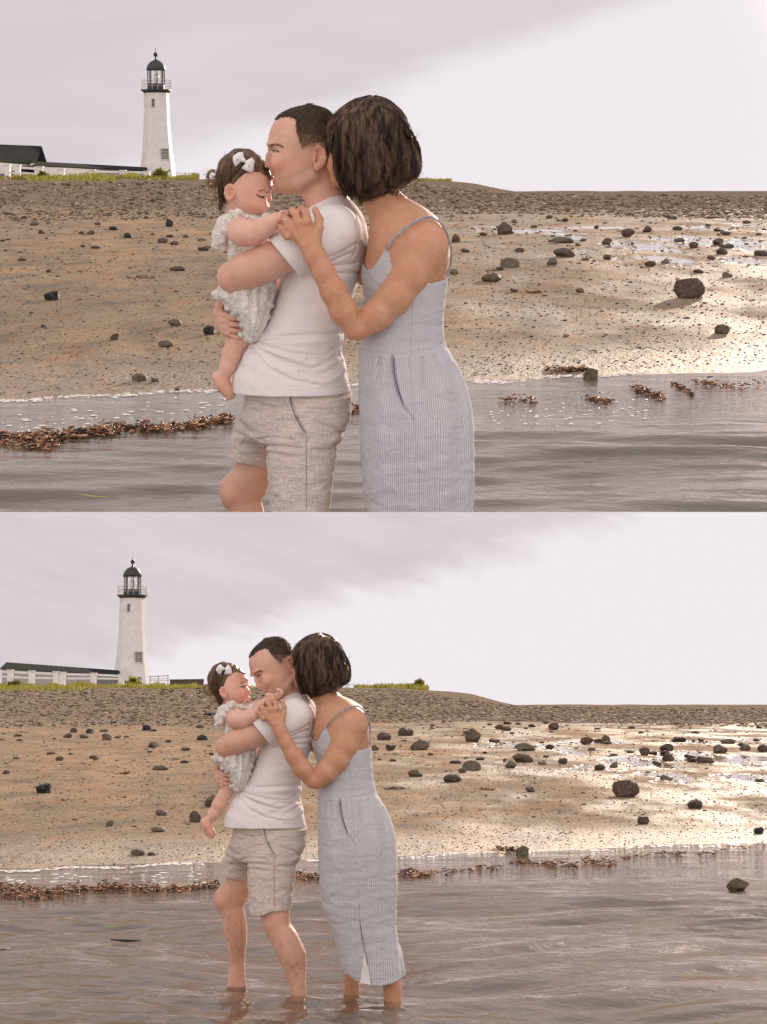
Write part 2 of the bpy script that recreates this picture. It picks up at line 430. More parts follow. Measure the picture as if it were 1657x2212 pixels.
def T6(u, v, w, h): return 950.3 + .4265 * u, 345.6 + .4265 * v, w * .4265, h * .4265
def T8(u, v, w, h): return .3046 * u, 432 + .3046 * v, w * .3046, h * .3046
def B7(u, v, w, h): return 777.5 + .5308 * u, 1434 + .5308 * v, w * .5308, h * .5308
def B5(u, v, w, h): return .3128 * u, 1192.2 + .3128 * v, w * .3128, h * .3128
def I_(u, v, w, h): return u, v, w, h
U_, L_ = 'upper beach view', 'lower beach view'
LIST = [
 (UP, T6, (1270, 702, 160, 100), 'largest reddish brown boulder with a long shadow in the upper view', RED, 101),
 (UP, T6, (330, 378, 78, 62), 'pointed triangular dark stone standing right of the woman in the upper view', DARK, 202),
 (UP, T6, (358, 545, 100, 48), 'blocky tan grey stone behind a flat oval one, upper view', TAN, 15),
 (UP, T6, (305, 560, 40, 20), 'small stone leaning on the left side of the blocky tan stone, upper view', DARK, 4),
 (UP, T6, (263, 618, 105, 38), 'flat oval dark stone in front of the blocky tan one, upper view', DARK, 25),
 (UP, T6, (570, 534, 54, 38), 'half round grey stone left of the wet glare, upper view', TAN, 6),
 (UP, T6, (625, 420, 112, 30), 'long flat topped slab at the edge of the wet glare, upper view', TAN, 7),
 (UP, T6, (632, 492, 110, 45), 'low jagged dark stone under the flat slab, upper view', DARK, 8),
 (UP, T6, (712, 672, 50, 22), 'small lone domed stone mid sand left of the big boulder, upper view', DARK, 9),
 (UP, T6, (1068, 540, 58, 28), 'small square dark stone up left of the big boulder, upper view', DARK, 10),
 (UP, T6, (1142, 524, 42, 20), 'little pale topped stone beside the small square one, upper view', TAN, 11),
 (UP, T6, (1287, 447, 52, 32), 'rounded brown stone above the big boulder, upper view', RED, 12),
 (UP, T6, (1432, 478, 60, 34), 'dark cube like stone far right of the glare, upper view', DARK, 13),
 (UP, T6, (1375, 505, 42, 22), 'small dark stone below left of the cube like one, upper view', DARK, 14),
 (UP, T6, (1632, 486, 76, 28), 'long dark stone cut by the right edge of the upper view', DARK, 16),
 (UP, T6, (1310, 572, 56, 18), 'thin flat stone just above the big boulder, upper view', DARK, 17),
 (UP, T6, (1460, 594, 56, 26), 'flat pale stone right of the big boulder, upper view', TAN, 18),
 (UP, T6, (1434, 884, 78, 46), 'rounded dark cobble lying in the big boulder\'s shadow, upper view', DARK, 19),
 (UP, T6, (955, 390, 72, 42), 'square brown stone inside the wet glare, upper view', RED, 20),
 (UP, T6, (1052, 366, 48, 32), 'upright brown stone right of the wet glare, upper view', RED, 21),
 (UP, T6, (1205, 356, 52, 20), 'low stone on the far sand above the round brown one, upper view', DARK, 22),
 (UP, T6, (1410, 425, 54, 28), 'wet shining stone above the cube like one, upper view', DARK, 23),
 (UP, T6, (1450, 381, 62, 20), 'flat stone highest on the right sand, upper view', DARK, 24),
 (UP, T6, (766, 1105, 76, 60), 'dark green stone at the waterline beside orange weed, upper view', MOSS, 26),
 (UP, T6, (848, 505, 42, 25), 'small stone just below the wet glare, upper view', DARK, 27),
 (UP, T6, (738, 509, 42, 14), 'thin sliver of stone between slab and glare, upper view', TAN, 28),
 (UP, T6, (375, 671, 44, 16), 'small dark stone right of the flat oval one, upper view', DARK, 29),
 (UP, T6, (220, 384, 42, 18), 'small dark stone left of the pointed triangular one, upper view', DARK, 30),
 (UP, T6, (82, 418, 44, 44), 'dark stone half hidden by the woman\'s shoulder, upper view', DARK, 31),
 (UP, T6, (72, 580, 48, 26), 'grey stone touching the back of the woman\'s dress, upper view', TAN, 32),
 (UP, T6, (848, 426, 54, 30), 'dark stone within the shining puddles, upper view', DARK, 33),
 (UP, T8, (362, 714, 108, 66), 'shiny black stone alone on the left sand, upper view', BLACK, 41),
 (UP, T8, (1255, 504, 112, 30), 'long flat stone with a bright right end, left sand, upper view', DARK, 42),
 (UP, T8, (1238, 896, 96, 50), 'brownish oval stone above a pale twin on the left sand, upper view', TAN, 43),
 (UP, T8, (812, 996, 62, 46), 'small stone with a white lit tip on the left sand, upper view', DARK, 44),
 (UP, T8, (1172, 1046, 112, 46), 'pale yellowish flat stone on the left sand, upper view', TAN, 45),
 (UP, T8, (985, 1285, 112, 52), 'pale rounded stone just above the left waterline, upper view', TAN, 46),
 (UP, T8, (1100, 1296, 62, 26), 'small green grey stone right of the pale rounded one at the waterline, upper view', DARK, 47),
 (UP, T8, (1255, 1360, 42, 26), 'small stone in the foam line, left, upper view', DARK, 48),
 (UP, T8, (1482, 956, 84, 62), 'dark stone behind the baby\'s foot, upper view', BLACK, 49),
 (UP, T8, (905, 270, 68, 36), 'dark angular stone high on the left sand, upper view', BLACK, 50),
 (UP, T8, (800, 215, 62, 28), 'dark stone just up left of the angular one, upper view', BLACK, 51),
 (UP, T8, (1200, 190, 52, 56), 'tall dark stone stack on the far left sand, upper view', BLACK, 52),
 (UP, T8, (640, 246, 64, 32), 'dark stone with pale neighbour on the far left sand, upper view', DARK, 53),
 (UP, T8, (1235, 320, 62, 30), 'stone with a bright right side near the baby, upper view', DARK, 54),
 (UP, T8, (152, 434, 68, 24), 'dark low stone near the left edge, upper view', DARK, 55),
 (UP, T8, (345, 514, 46, 22), 'small round dark stone above the shiny black one, upper view', DARK, 56),
 (UP, T8, (310, 905, 52, 22), 'small stone below the shiny black one, upper view', DARK, 57),
 (UP, T8, (290, 240, 42, 30), 'small dark stone high at the left, upper view', DARK, 58),
 (UP, T8, (1430, 290, 64, 16), 'flat dark stone left of the baby\'s sleeve, upper view', DARK, 59),
 (UP, T8, (1465, 345, 66, 20), 'flat stone with pale end beneath the baby\'s sleeve, upper view', DARK, 60),
 (LOW, B7, (1087, 543, 112, 68), 'largest reddish brown boulder with a long shadow in the lower view', RED, 101),
 (LOW, B7, (1367, 590, 62, 36), 'dark rounded cobble right of the big boulder, lower view', DARK, 62),
 (LOW, B7, (1156, 653, 48, 32), 'rounded dark cobble lying in the big boulder\'s shadow, lower view', DARK, 19),
 (LOW, B7, (1543, 912, 92, 48), 'pointed mossy brown stone standing in the water at the right, lower view', MOSS, 202),
 (LOW, B7, (378, 482, 76, 32), 'flat oval dark stone in front of the blocky tan one, lower view', DARK, 25),
 (LOW, B7, (457, 434, 78, 40), 'blocky tan grey stone behind a flat oval one, lower view', TAN, 15),
 (LOW, B7, (417, 445, 32, 22), 'small stone leaning on the left side of the blocky tan stone, lower view', DARK, 4),
 (LOW, B7, (226, 460, 60, 28), 'dark pointed stone right of the woman\'s waist, lower view', DARK, 67),
 (LOW, B7, (673, 354, 84, 32), 'long flat topped slab at the edge of the wet glare, lower view', TAN, 7),
 (LOW, B7, (615, 425, 44, 30), 'half round grey stone left of the wet glare, lower view', TAN, 6),
 (LOW, B7, (665, 402, 84, 38), 'low jagged dark stone under the flat slab, lower view', DARK, 8),
 (LOW, B7, (694, 522, 40, 22), 'small lone domed stone mid sand left of the big boulder, lower view', DARK, 9),
 (LOW, B7, (461, 318, 66, 54), 'pointed triangular dark stone right of the woman in the lower view', DARK, 202),
 (LOW, B7, (187, 293, 64, 34), 'dark angular stone beside the woman\'s shoulder, lower view', DARK, 74),
 (LOW, B7, (245, 351, 80, 40), 'wedge shaped dark stone leaning right of the woman, lower view', DARK, 75),
 (LOW, B7, (98, 311, 58, 32), 'two tiered dark stone next to the woman\'s arm, lower view', DARK, 76),
 (LOW, B7, (125, 353, 42, 24), 'small dark stone beneath the two tiered one, lower view', DARK, 77),
 (LOW, B7, (978, 433, 44, 24), 'small square dark stone up left of the big boulder, lower view', DARK, 10),
 (LOW, B7, (1035, 423, 36, 22), 'little pale topped stone beside the small square one, lower view', TAN, 11),
 (LOW, B7, (1160, 373, 44, 34), 'rounded brown stone above the big boulder, lower view', RED, 12),
 (LOW, B7, (1257, 396, 50, 34), 'dark cube like stone far right of the glare, lower view', DARK, 13),
 (LOW, B7, (1210, 413, 38, 22), 'small dark stone below left of the cube like one, lower view', DARK, 14),
 (LOW, B7, (1410, 404, 74, 28), 'long dark stone at the far right sand, lower view', DARK, 16),
 (LOW, B7, (1500, 325, 64, 20), 'flat pale stone high at the right, lower view', TAN, 84),
 (LOW, B7, (1470, 363, 60, 34), 'rounded pale brown stone high at the right, lower view', TAN, 85),
 (LOW, B7, (1250, 354, 54, 28), 'wet dark stone above the cube like one, lower view', DARK, 23),
 (LOW, B7, (926, 329, 58, 32), 'square brown stone inside the wet glare, lower view', RED, 20),
 (LOW, B7, (1000, 323, 42, 34), 'upright brown stone right of the wet glare, lower view', RED, 21),
 (LOW, B7, (1250, 473, 54, 20), 'flat pale stone up right of the big boulder, lower view', TAN, 18),
 (LOW, B7, (1627, 692, 42, 26), 'small dark cobble above the water at the right edge, lower view', BLACK, 90),
 (LOW, B7, (662, 780, 54, 46), 'dark green round stone at the waterline beside orange weed, lower view', MOSS, 26),
 (LOW, B7, (1643, 359, 46, 30), 'stone with a bright top cut by the right edge, lower view', DARK, 92),
 (LOW, B7, (1630, 481, 40, 14), 'low flat stone at the right edge of the mid sand, lower view', DARK, 93),
 (LOW, B7, (827, 408, 38, 24), 'small stone just below the wet glare, lower view', DARK, 27),
 (LOW, B7, (742, 411, 32, 14), 'thin sliver of stone between slab and glare, lower view', TAN, 28),
 (LOW, B7, (62, 353, 32, 22), 'small stone touching the woman\'s back, lower view', DARK, 96),
 (LOW, B7, (790, 269, 44, 28), 'brown stone on the far sand above the glare, lower view', RED, 97),
 (LOW, B7, (600, 273, 36, 18), 'small stone at the foot of the shingle left of the glare, lower view', DARK, 98),
 (LOW, B7, (1300, 318, 62, 22), 'low dark stone on the far right sand, lower view', DARK, 99),
 (LOW, B5, (735, 1302, 68, 38), 'dark pointed stone on the left sand below the lighthouse\'s right, lower view', BLACK, 50),
 (LOW, B5, (620, 1252, 64, 30), 'dark stone up left of the pointed one, left sand, lower view', BLACK, 51),
 (LOW, B5, (715, 1243, 64, 20), 'flat dark stone above the pointed one, left sand, lower view', DARK, 103),
 (LOW, B5, (1010, 1234, 60, 46), 'dark two part stone stack on the far left sand, lower view', BLACK, 52),
 (LOW, B5, (1050, 1352, 60, 32), 'dark stone with a bright right side left of the baby, lower view', DARK, 54),
 (LOW, B5, (1395, 1301, 78, 38), 'wide dark stone left of the baby\'s elbow, lower view', BLACK, 106),
 (LOW, B5, (1430, 1134, 62, 26), 'dark stone at the shingle foot behind the baby, lower view', BLACK, 107),
 (LOW, B5, (120, 1276, 64, 20), 'low dark stone near the left edge, lower view', DARK, 55),
 (LOW, B5, (465, 1284, 64, 30), 'dark stone with pale neighbour on the left sand, lower view', DARK, 53),
 (LOW, B5, (1280, 1374, 64, 24), 'grey stone with pale right end near the baby, lower view', DARK, 110),
 (LOW, B5, (505, 1249, 48, 34), 'dark stone beside the pale neighbour, left sand, lower view', DARK, 111),
 (LOW, I_, (92, 1714, 32, 21), 'shiny black stone alone on the left sand, lower view', BLACK, 41),
 (LOW, I_, (345, 1664, 36, 10), 'long flat stone on the left sand, lower view', DARK, 42),
 (LOW, I_, (456, 1744, 32, 24), 'dark stone just left of the man\'s hand, lower view', MOSS, 114),
 (LOW, I_, (421, 1776, 28, 24), 'dark stone behind the baby\'s calf, lower view', BLACK, 115),
 (LOW, I_, (348, 1762, 27, 13), 'brownish oval stone above a pale twin on the left sand, lower view', TAN, 43),
 (LOW, I_, (237, 1785, 17, 12), 'small stone with a white lit tip on the left sand, lower view', DARK, 44),
 (LOW, I_, (340, 1798, 30, 11), 'pale yellowish flat stone on the left sand, lower view', TAN, 45),
 (LOW, I_, (297, 1848, 32, 14), 'pale rounded stone just above the left waterline, lower view', TAN, 46),
 (LOW, I_, (327, 1849, 18, 7), 'small green grey stone right of the pale rounded one at the waterline, lower view', DARK, 47),
 (LOW, I_, (330, 1612, 18, 9), 'small dark stone mid left sand above the long flat one, lower view', DARK, 120),
 (LOW, I_, (12, 1672, 16, 8), 'small dark stone at the left edge, lower view', DARK, 121),
 (LOW, I_, (230, 1599, 22, 14), 'dark stone mid way between lighthouse and shiny black stone, lower view', BLACK, 122),
]
for W, fn, a, lab, m, sd in LIST:
    X, Y, w, h = fn(*a)
    rock_at(W, X, Y, w, h, lab, m, sd, None, smooth=(sd in (19, 62, 25, 45, 46, 43)), cuts=5 if sd in (19, 62, 25, 45, 46, 43, 26) else 9, rough=0.10)

# small field stones: individuals sharing twelve shapes
def field_rocks(W, n, Yr, grp):
    protos = [rock_mesh('rock', 900 + i, 2, (1, 0.85, 0.42 + 0.04 * (i % 5)), 7, 0.16, mat('field_stone', DARK, W.S)) for i in range(8)]
    protos += [rock_mesh('rock', 950 + i, 2, (1, 0.9, 0.5), 7, 0.16, mat('field_stone_tan', TAN, W.S)) for i in range(3)]
    r = random.Random(40 + W.seed); k = 0
    while k < n:
        X = r.uniform(0, 1657); v = r.random() ** 1.5; Y = Yr[0] + (Yr[1] - Yr[0]) * v
        if r.random() < 0.3 and X < 900: continue
        p = ground_hit(X, Y, W)
        if p is None or p.z < 0.02: continue
        w = r.uniform(2.1, 3.35) ** 2.65 * (0.8 + 0.5 * v) * p.y / F_P
        o = bpy.data.objects.new('rock', protos[r.randrange(11)]); link(o)
        o.matrix_world = W.M @ Matrix.Translation(p) @ Matrix.Rotation(r.random() * 6.28, 4, 'Z') @ Matrix.Diagonal((w, w, w * r.uniform(0.7, 1.2), 1))
        side = 'far left' if X < 300 else 'left' if X < 620 else 'middle' if X < 1000 else 'right' if X < 1330 else 'far right'
        hgt_ = 'upper edge' if v < 0.25 else 'middle' if v < 0.6 else 'lower edge'
        tone = 'pale' if o.data.materials[0].name.startswith('field_stone_tan') else 'dark'
        tag(o, f'small {tone} stone, {side}, {hgt_} of the stony strip, {grp[0]} view', 'rock', grp[1]); k += 1
field_rocks(LOW, 110, (1562, 1650), ('lower', 'small stones strewn on the lower view\'s sand'))
field_rocks(UP, 85, (462, 550), ('upper', 'small stones strewn on the upper view\'s sand'))

# cobbles, gravel: nobody could count them
def stone_stuff(name, W, n, Ya, Yb, sizes, xbias, sub, m, tones, hit=True, flat=0.42):
    bm = bmesh.new(); bmesh.ops.create_icosphere(bm, subdivisions=sub, radius=0.5)
    bv = np.array([v.co for v in bm.verts]); bf = np.array([[v.index for v in f.verts] for f in bm.faces]); bm.free()
    r = np.random.default_rng(50 + W.seed + n); Vs = []; Fs = []; C = []; off = 0
    X = r.uniform(-60, 1717, n)
    Y = Ya(X) + (Yb(X) - Ya(X)) * r.random(n) ** xbias
    for i in range(n):
        if name == 'cobbles' and r.random() > 0.45 + 1.3 * (float(vnoise(X[i] * 0.012, Y[i] * 0.06, 4.4)) + 0.5): continue
        p = ground_hit(X[i], Y[i], W)
        if p is None or p.z < 0.0: continue
        s = np.exp(r.uniform(math.log(sizes[0]), math.log(sizes[1]))) * p.y / F_P
        q = bv * (1 + 0.5 * (r.random((len(bv), 1)) - 0.5)) * np.array([s * r.uniform(.7, 1.3), s * r.uniform(.6, 1.2), s * flat * r.uniform(.6, 1.3)])
        a = r.uniform(0, 6.28); ca, sa = math.cos(a), math.sin(a)
        q = np.stack([q[:, 0] * ca - q[:, 1] * sa, q[:, 0] * sa + q[:, 1] * ca, q[:, 2]], 1) + np.array([p.x, p.y, p.z + s * 0.12])
        Vs.append(q); Fs.append(bf + off); off += len(bv)
        c = np.array(tones[r.integers(len(tones))]) * r.uniform(0.7, 1.3); C.append(np.tile(c, (len(bv), 1)))
    me = mesh_np(name, np.concatenate(Vs), np.concatenate(Fs), m, False, {'tone': np.concatenate(C)})
    return tag(obj(name, me, None, W), kind='stuff')
tones = [(0.18, 0.137, 0.096), (0.23, 0.172, 0.12), (0.12, 0.092, 0.065), (0.29, 0.22, 0.16), (0.40, 0.32, 0.24)]
ptones = [(0.10, 0.08, 0.06), (0.05, 0.04, 0.03), (0.30, 0.22, 0.15), (0.45, 0.22, 0.10), (0.5, 0.42, 0.34)]
pm = lambda W: mat('pebbles', m_pebble, W.S)
def lim(a): return lambda X: np.interp(X, [x for x, y in a], [y for x, y in a])
o = stone_stuff('cobbles', LOW, 8200, lim([(0, 1487), (800, 1487), (900, 1494), (1060, 1520), (1110, 1527), (1657, 1532)]), lim([(0, 1572), (600, 1566), (1100, 1558), (1657, 1572)]), (4, 12), 1.0, 1, pm(LOW), tones)
tag(o, 'band of grey cobbles along the top of the beach in the lower view', 'cobbles')
o = stone_stuff('cobbles', UP, 7000, lim([(0, 394), (800, 396), (900, 398), (1060, 414), (1110, 420), (1657, 424)]), lim([(0, 480), (600, 470), (1100, 462), (1657, 474)]), (4, 13), 1.0, 1, pm(UP), tones)
tag(o, 'band of grey cobbles along the top of the beach in the upper view', 'cobbles')
o = stone_stuff('gravel', LOW, 10500, lim([(0, 1575), (1657, 1575)]), lim([(0, 1875), (600, 1860), (1657, 1815)]), (1.3, 6), 0.8, 1, pm(LOW), ptones)
tag(o, 'fine gravel and shell grit scattered over the sand of the lower view', 'gravel')
o = stone_stuff('gravel', UP, 9500, lim([(0, 475), (1657, 475)]), lim([(0, 855), (600, 835), (1657, 785)]), (1.3, 7), 0.8, 1, pm(UP), ptones)
tag(o, 'fine gravel and shell grit scattered over the sand of the upper view', 'gravel')

o = stone_stuff('pebbles', LOW, 900, lim([(0, 1568), (1657, 1566)]), lim([(0, 1800), (600, 1780), (1657, 1760)]), (4, 10), 1.7, 1, pm(LOW), tones)
tag(o, 'loose pebbles thinly spread over the sand of the lower view', 'pebbles')
o = stone_stuff('pebbles', UP, 800, lim([(0, 468), (1657, 466)]), lim([(0, 760), (600, 750), (1657, 720)]), (4, 12), 1.7, 1, pm(UP), tones)
tag(o, 'loose pebbles thinly spread over the sand of the upper view', 'pebbles')

# ------------------------------------------------------------------ weed and foam
def ribbons(W, pts, name, label, m, size):
    """curled strips of weed at points (x, y, z, scale)"""
    r = np.random.default_rng(3 + len(pts)); N = len(pts); K = 7
    P = np.zeros((N, K, 3)); rad = np.zeros((N, K))
    for i, (x, y, z, s) in enumerate(pts):
        a = r.uniform(0, 6.28); p = np.array([x, y, z]); st = s * size / K
        for k in range(K):
            P[i, k] = p; a += r.normal(0, 0.7)
            p = p + np.array([math.cos(a), math.sin(a) * 0.8, r.normal(0, 0.35)]) * st; p[2] = max(p[2], z - 0.004)
        rad[i] = s * size * 0.09 * np.sin(np.linspace(0.35, 2.8, K))
    V, q = tubes_np(P, rad, 4)
    kt = np.array([(0.035, 0.02, 0.012), (0.06, 0.03, 0.016), (0.16, 0.07, 0.03), (0.34, 0.15, 0.06), (0.52, 0.26, 0.12), (0.70, 0.46, 0.32)])
    me = mesh_np(name, V, q, m, True, {'tone': np.repeat(kt[r.integers(0, 6, N)] * r.uniform(.7, 1.2, (N, 1)), K * 4, 0)})
    return tag(obj(name, me, None, W), label, 'seaweed', kind='stuff')
def wrack(W, segs, dens, label):
    r = np.random.default_rng(8 + W.seed); pts = []
    for (X0, Y0, X1, Y1, thick, n) in segs:
        for _ in range(int(n * dens * 1.9)):
            q = r.random(); X = X0 + (X1 - X0) * q; Y = Y0 + (Y1 - Y0) * q + 5 * vnoise(X * 0.013, 3.3 + W.seed) + 5 * math.sin(X * .021)
            cl = float(vnoise(X * 0.045, W.seed * 9.1)) + 0.5
            Y += r.normal(0, thick * (0.35 + cl)); a, b, c = ray(X, Y, W); k = -W.h / c
            if r.random() > 0.35 + 1.1 * cl: continue
            pts.append((a * k, b * k, abs(r.normal(0, 0.010 + 0.022 * max(0, cl - .4))) + 0.003, r.uniform(0.5, 1.5)))
    return ribbons(W, pts, 'seaweed', label, mat('kelp', m_kelp, W.S), 0.048)
wrack(UP, [(-60, 948, 250, 938, 4, 620), (-60, 962, 130, 955, 6, 120), (250, 930, 500, 912, 4, 520), (740, 888, 800, 885, 2, 60)], 1.0, 'rust brown line of seaweed floating at the left edge of the upper shallows')
wrack(UP, [(1085, 872, 1150, 874, 1.5, 30), (1255, 855, 1330, 868, 3, 60), (1370, 842, 1430, 865, 4, 80), (1455, 835, 1500, 855, 2, 40), (1500, 828, 1657, 832, 1.5, 50), (1180, 805, 1240, 800, 4, 90)], 1.0, 'scattered orange seaweed tufts in the glittering shallows at the upper right')
wrack(LOW, [(-60, 1918, 220, 1926, 3, 420), (200, 1926, 470, 1914, 3, 420), (0, 1938, 120, 1934, 3, 100), (640, 1893, 705, 1890, 3, 110)], 1.0, 'rust brown line of seaweed floating at the left edge of the lower shallows')
wrack(LOW, [(865, 1893, 930, 1885, 3, 110), (930, 1882, 1100, 1876, 3, 60), (1110, 1868, 1250, 1870, 4, 130), (1260, 1858, 1330, 1866, 3, 70), (1340, 1855, 1480, 1850, 2, 60), (1510, 1842, 1657, 1824, 2, 50), (1070, 1837, 1110, 1842, 3, 60)], 1.0, 'thin broken line of orange seaweed in the shallows at the lower right')
def foam(W, segs, label):
    r = np.random.default_rng(18 + W.seed); V = []; Fq = []
    for (X0, Y0, X1, Y1, th, n, s) in segs:
        for _ in range(n):
            q = r.random(); X = X0 + (X1 - X0) * q; Y = Y0 + (Y1 - Y0) * q + r.normal(0, th) + 2.5 * math.sin(X * .03); a, b, c = ray(X, Y, W); k = -W.h / c
            cx, cy = a * k, b * k; w = s * 0.65 * r.uniform(0.25, 1.3); b0 = len(V); m = 7
            for zz, sc_ in ((0.003, 1.0), (0.006, 0.55)):
                for j in range(m):
                    an = 6.283 * j / m; rr = w * sc_ * (0.7 + 0.5 * r.random()); V.append((cx + rr * math.cos(an), cy + rr * 1.3 * math.sin(an), zz))
            for j in range(m): Fq.append((b0 + j, b0 + (j + 1) % m, b0 + m + (j + 1) % m, b0 + m + j))
            for j in range(1, m - 2, 2): Fq.append((b0 + m, b0 + m + j, b0 + m + j + 1, b0 + m + j + 2))
    me = mesh_np('foam', V, Fq, mat('foam', m_foam, W.S)); tag(obj('foam', me, None, W), label, 'foam', kind='stuff')
foam(UP, [(0, 866, 500, 842, 1.6, 260, .03), (760, 835, 1100, 822, 1.5, 120, .03), (0, 915, 490, 870, 14, 55, .035), (1020, 828, 1657, 788, 1.5, 160, .03), (1050, 900, 1400, 880, 18, 60, .02)], 'flecks of white foam along the waterline of the upper view')
foam(LOW, [(0, 1882, 440, 1866, 1.2, 240, .035), (660, 1858, 700, 1856, 1.2, 40, .03), (0, 1900, 460, 1890, 8, 50, .04), (860, 1852, 1657, 1820, 1.4, 170, .03)], 'flecks of white foam along the waterline of the lower view')
# weed and drift debris on the sand
def debris(W, X, Y, w, n, label, m=None):
    p = ground_hit(X, Y, W); u = p.y / F_P; r = np.random.default_rng(int(X))
    pts = [(p.x + r.normal(0, w * u * 0.25), p.y + r.normal(0, w * u * 0.12), p.z + abs(r.normal(0, 0.012)), r.uniform(.6, 1.3)) for _ in range(n)]
    o = ribbons(W, pts, 'seaweed', label, m or mat('kelp', m_kelp, W.S), 0.10); o['kind'] = ''; del o['kind']; return o
debris(UP, 1240, 803, 60, 60, 'orange weed clump hugging the dark green waterline stone, upper view')
debris(UP, 300, 601, 55, 40, 'small rust coloured weed heap on the left sand, upper view')
debris(UP, 1150, 633, 50, 24, 'thin rust coloured weed scrap right of the woman, upper view')
debris(LOW, 1100, 1838, 45, 50, 'orange weed clump hugging the dark green waterline stone, lower view')
debris(LOW, 857, 1705, 40, 36, 'dark rusty weed heap beside the woman\'s waist, lower view')
debris(LOW, 1055, 1707, 30, 20, 'thin rust coloured weed scrap left of the lone domed stone, lower view')
debris(LOW, 272, 1672, 30, 22, 'small rust coloured weed heap on the left sand, lower view')
# dark split driftwood near the water on the right
def driftwood(W, X, Y, w, label):
    p = ground_hit(X, Y, W); u = p.y / F_P; L = w * u; mb = MB()
    for (a, b, zz, r0) in ((-0.5, 0.30, 0.045, 0.05), (-0.1, 0.52, 0.05, 0.065), (-0.38, 0.1, 0.09, 0.035)):
        n = 7; mb.tube([(L * (a + (b - a) * k / n), -0.25 * L * (k / n) + 0.02 * math.sin(k * 2.1), zz + 0.012 * math.sin(k * 1.7)) for k in range(n + 1)], [r0 * u * 150 * .045 * (0.5 + math.sin(math.pi * (k + .6) / (n + 1.2))) for k in range(n + 1)], 8)
    tag(obj('driftwood', mb.mesh('driftwood', mat('wet_wood', plain((0.045, 0.04, 0.036), 0.35, 20, 0.4, 0.004), W.S), True), None, W, p), label, 'driftwood')
driftwood(UP, 1372, 765, 85, 'split black driftwood pieces on wet sand right of the woman, upper view')
driftwood(LOW, 1215, 1810, 62, 'split black driftwood pieces on wet sand right of the woman, lower view')
# floating twigs and blades left of the family
def blade(W, X0, Y0, X1, Y1, rad, col, label, name, cat):
    P = []
    for (X, Y) in ((X0, Y0), ((X0 + X1) / 2, (Y0 + Y1) / 2 + 1.5), (X1, Y1)):
        a, b, c = ray(X, Y, W); k = -W.h / c; P.append((a * k, b * k, 0.012))
    mb = MB(); mb.tube(P, [rad * .4, rad, rad * .3], 5)
    tag(obj(name, mb.mesh(name, mat('float_' + name, plain(col, 0.5), W.S), True), None, W), label, cat)
blade(UP, 165, 1072, 238, 1080, 0.004, (0.42, 0.50, 0.08), 'yellow green grass blade floating left of the man\'s knee, upper view', 'grass_blade', 'blade')
blade(UP, 352, 1008, 405, 995, 0.006, (0.03, 0.025, 0.02), 'dark twig drifting left of the man\'s shorts, upper view', 'twig', 'twig')
blade(UP, -5, 1020, 28, 1014, 0.007, (0.03, 0.025, 0.02), 'dark twig at the left edge of the upper shallows', 'twig', 'twig')
blade(LOW, -5, 2058, 28, 2051, 0.007, (0.03, 0.025, 0.02), 'dark twig at the left edge of the lower shallows', 'twig', 'twig')
blade(LOW, 240, 2034, 305, 2036, 0.010, (0.04, 0.03, 0.02), 'long dark floating weed stalk left of the man\'s far leg, lower view', 'twig', 'twig')
blade(LOW, 273, 1959, 291, 1956, 0.007, (0.03, 0.025, 0.02), 'short dark twig drifting above the long weed stalk, lower view', 'twig', 'twig')
blade(LOW, 222, 2004, 265, 2005, 0.004, (0.42, 0.50, 0.08), 'pale green grass blade floating on the lower shallows', 'grass_blade', 'blade')

# ------------------------------------------------------------------ grass along the bank
def grass(W, strips, label):
    r = np.random.default_rng(77 + W.seed); V = []; Fq = []
    for (X0, X1, Yb, dY, n, hgt, dist) in strips:
        for _ in range(n):
            X = r.uniform(X0, X1); d = dist + r.uniform(-14, 14); cl = float(vnoise(X * 0.035, W.seed * 3.3)) + 0.55
            a, b, c = ray(X, Yb, W); x = a / b * d; z = float(ground_z(np.array(x), np.array(d), W)); z = z - 0.05 + r.random() * dY * d / F_P
            h = 0.42 * hgt * (0.35 + cl * 1.2) * r.uniform(0.5, 1.1); w = 0.10; lean = r.normal(0, 0.35) * h; b0 = len(V)
            V += [(x - w / 2, d, z), (x + w / 2, d, z), (x + w / 3 + lean * .6, d - .05, z + h * .7), (x + lean, d - .1, z + h)]
            Fq.append((b0, b0 + 1, b0 + 2, b0 + 3))
    me = mesh_np('grass', V, Fq, mat('bank_grass', m_grass, W.S), False)
    tag(obj('grass', me, None, W), label, 'grass', kind='stuff')
grass(UP, [(0, 70, 398, 6, 300, .5, 195), (30, 430, 398, 7, 3600, .85, 195), (60, 250, 404, 6, 700, .6, 165), (890, 975, 392, 4, 700, .55, 200), (820, 900, 400, 4, 250, .5, 180)], 'yellow green grass along the bank top in the upper view')
grass(LOW, [(0, 425, 1484, 6, 3600, .95, 195), (0, 180, 1492, 6, 900, .7, 165), (765, 925, 1482, 4, 1500, .95, 195), (430, 640, 1483, 4, 700, .7, 195)], 'yellow green grass along the bank top in the lower view')
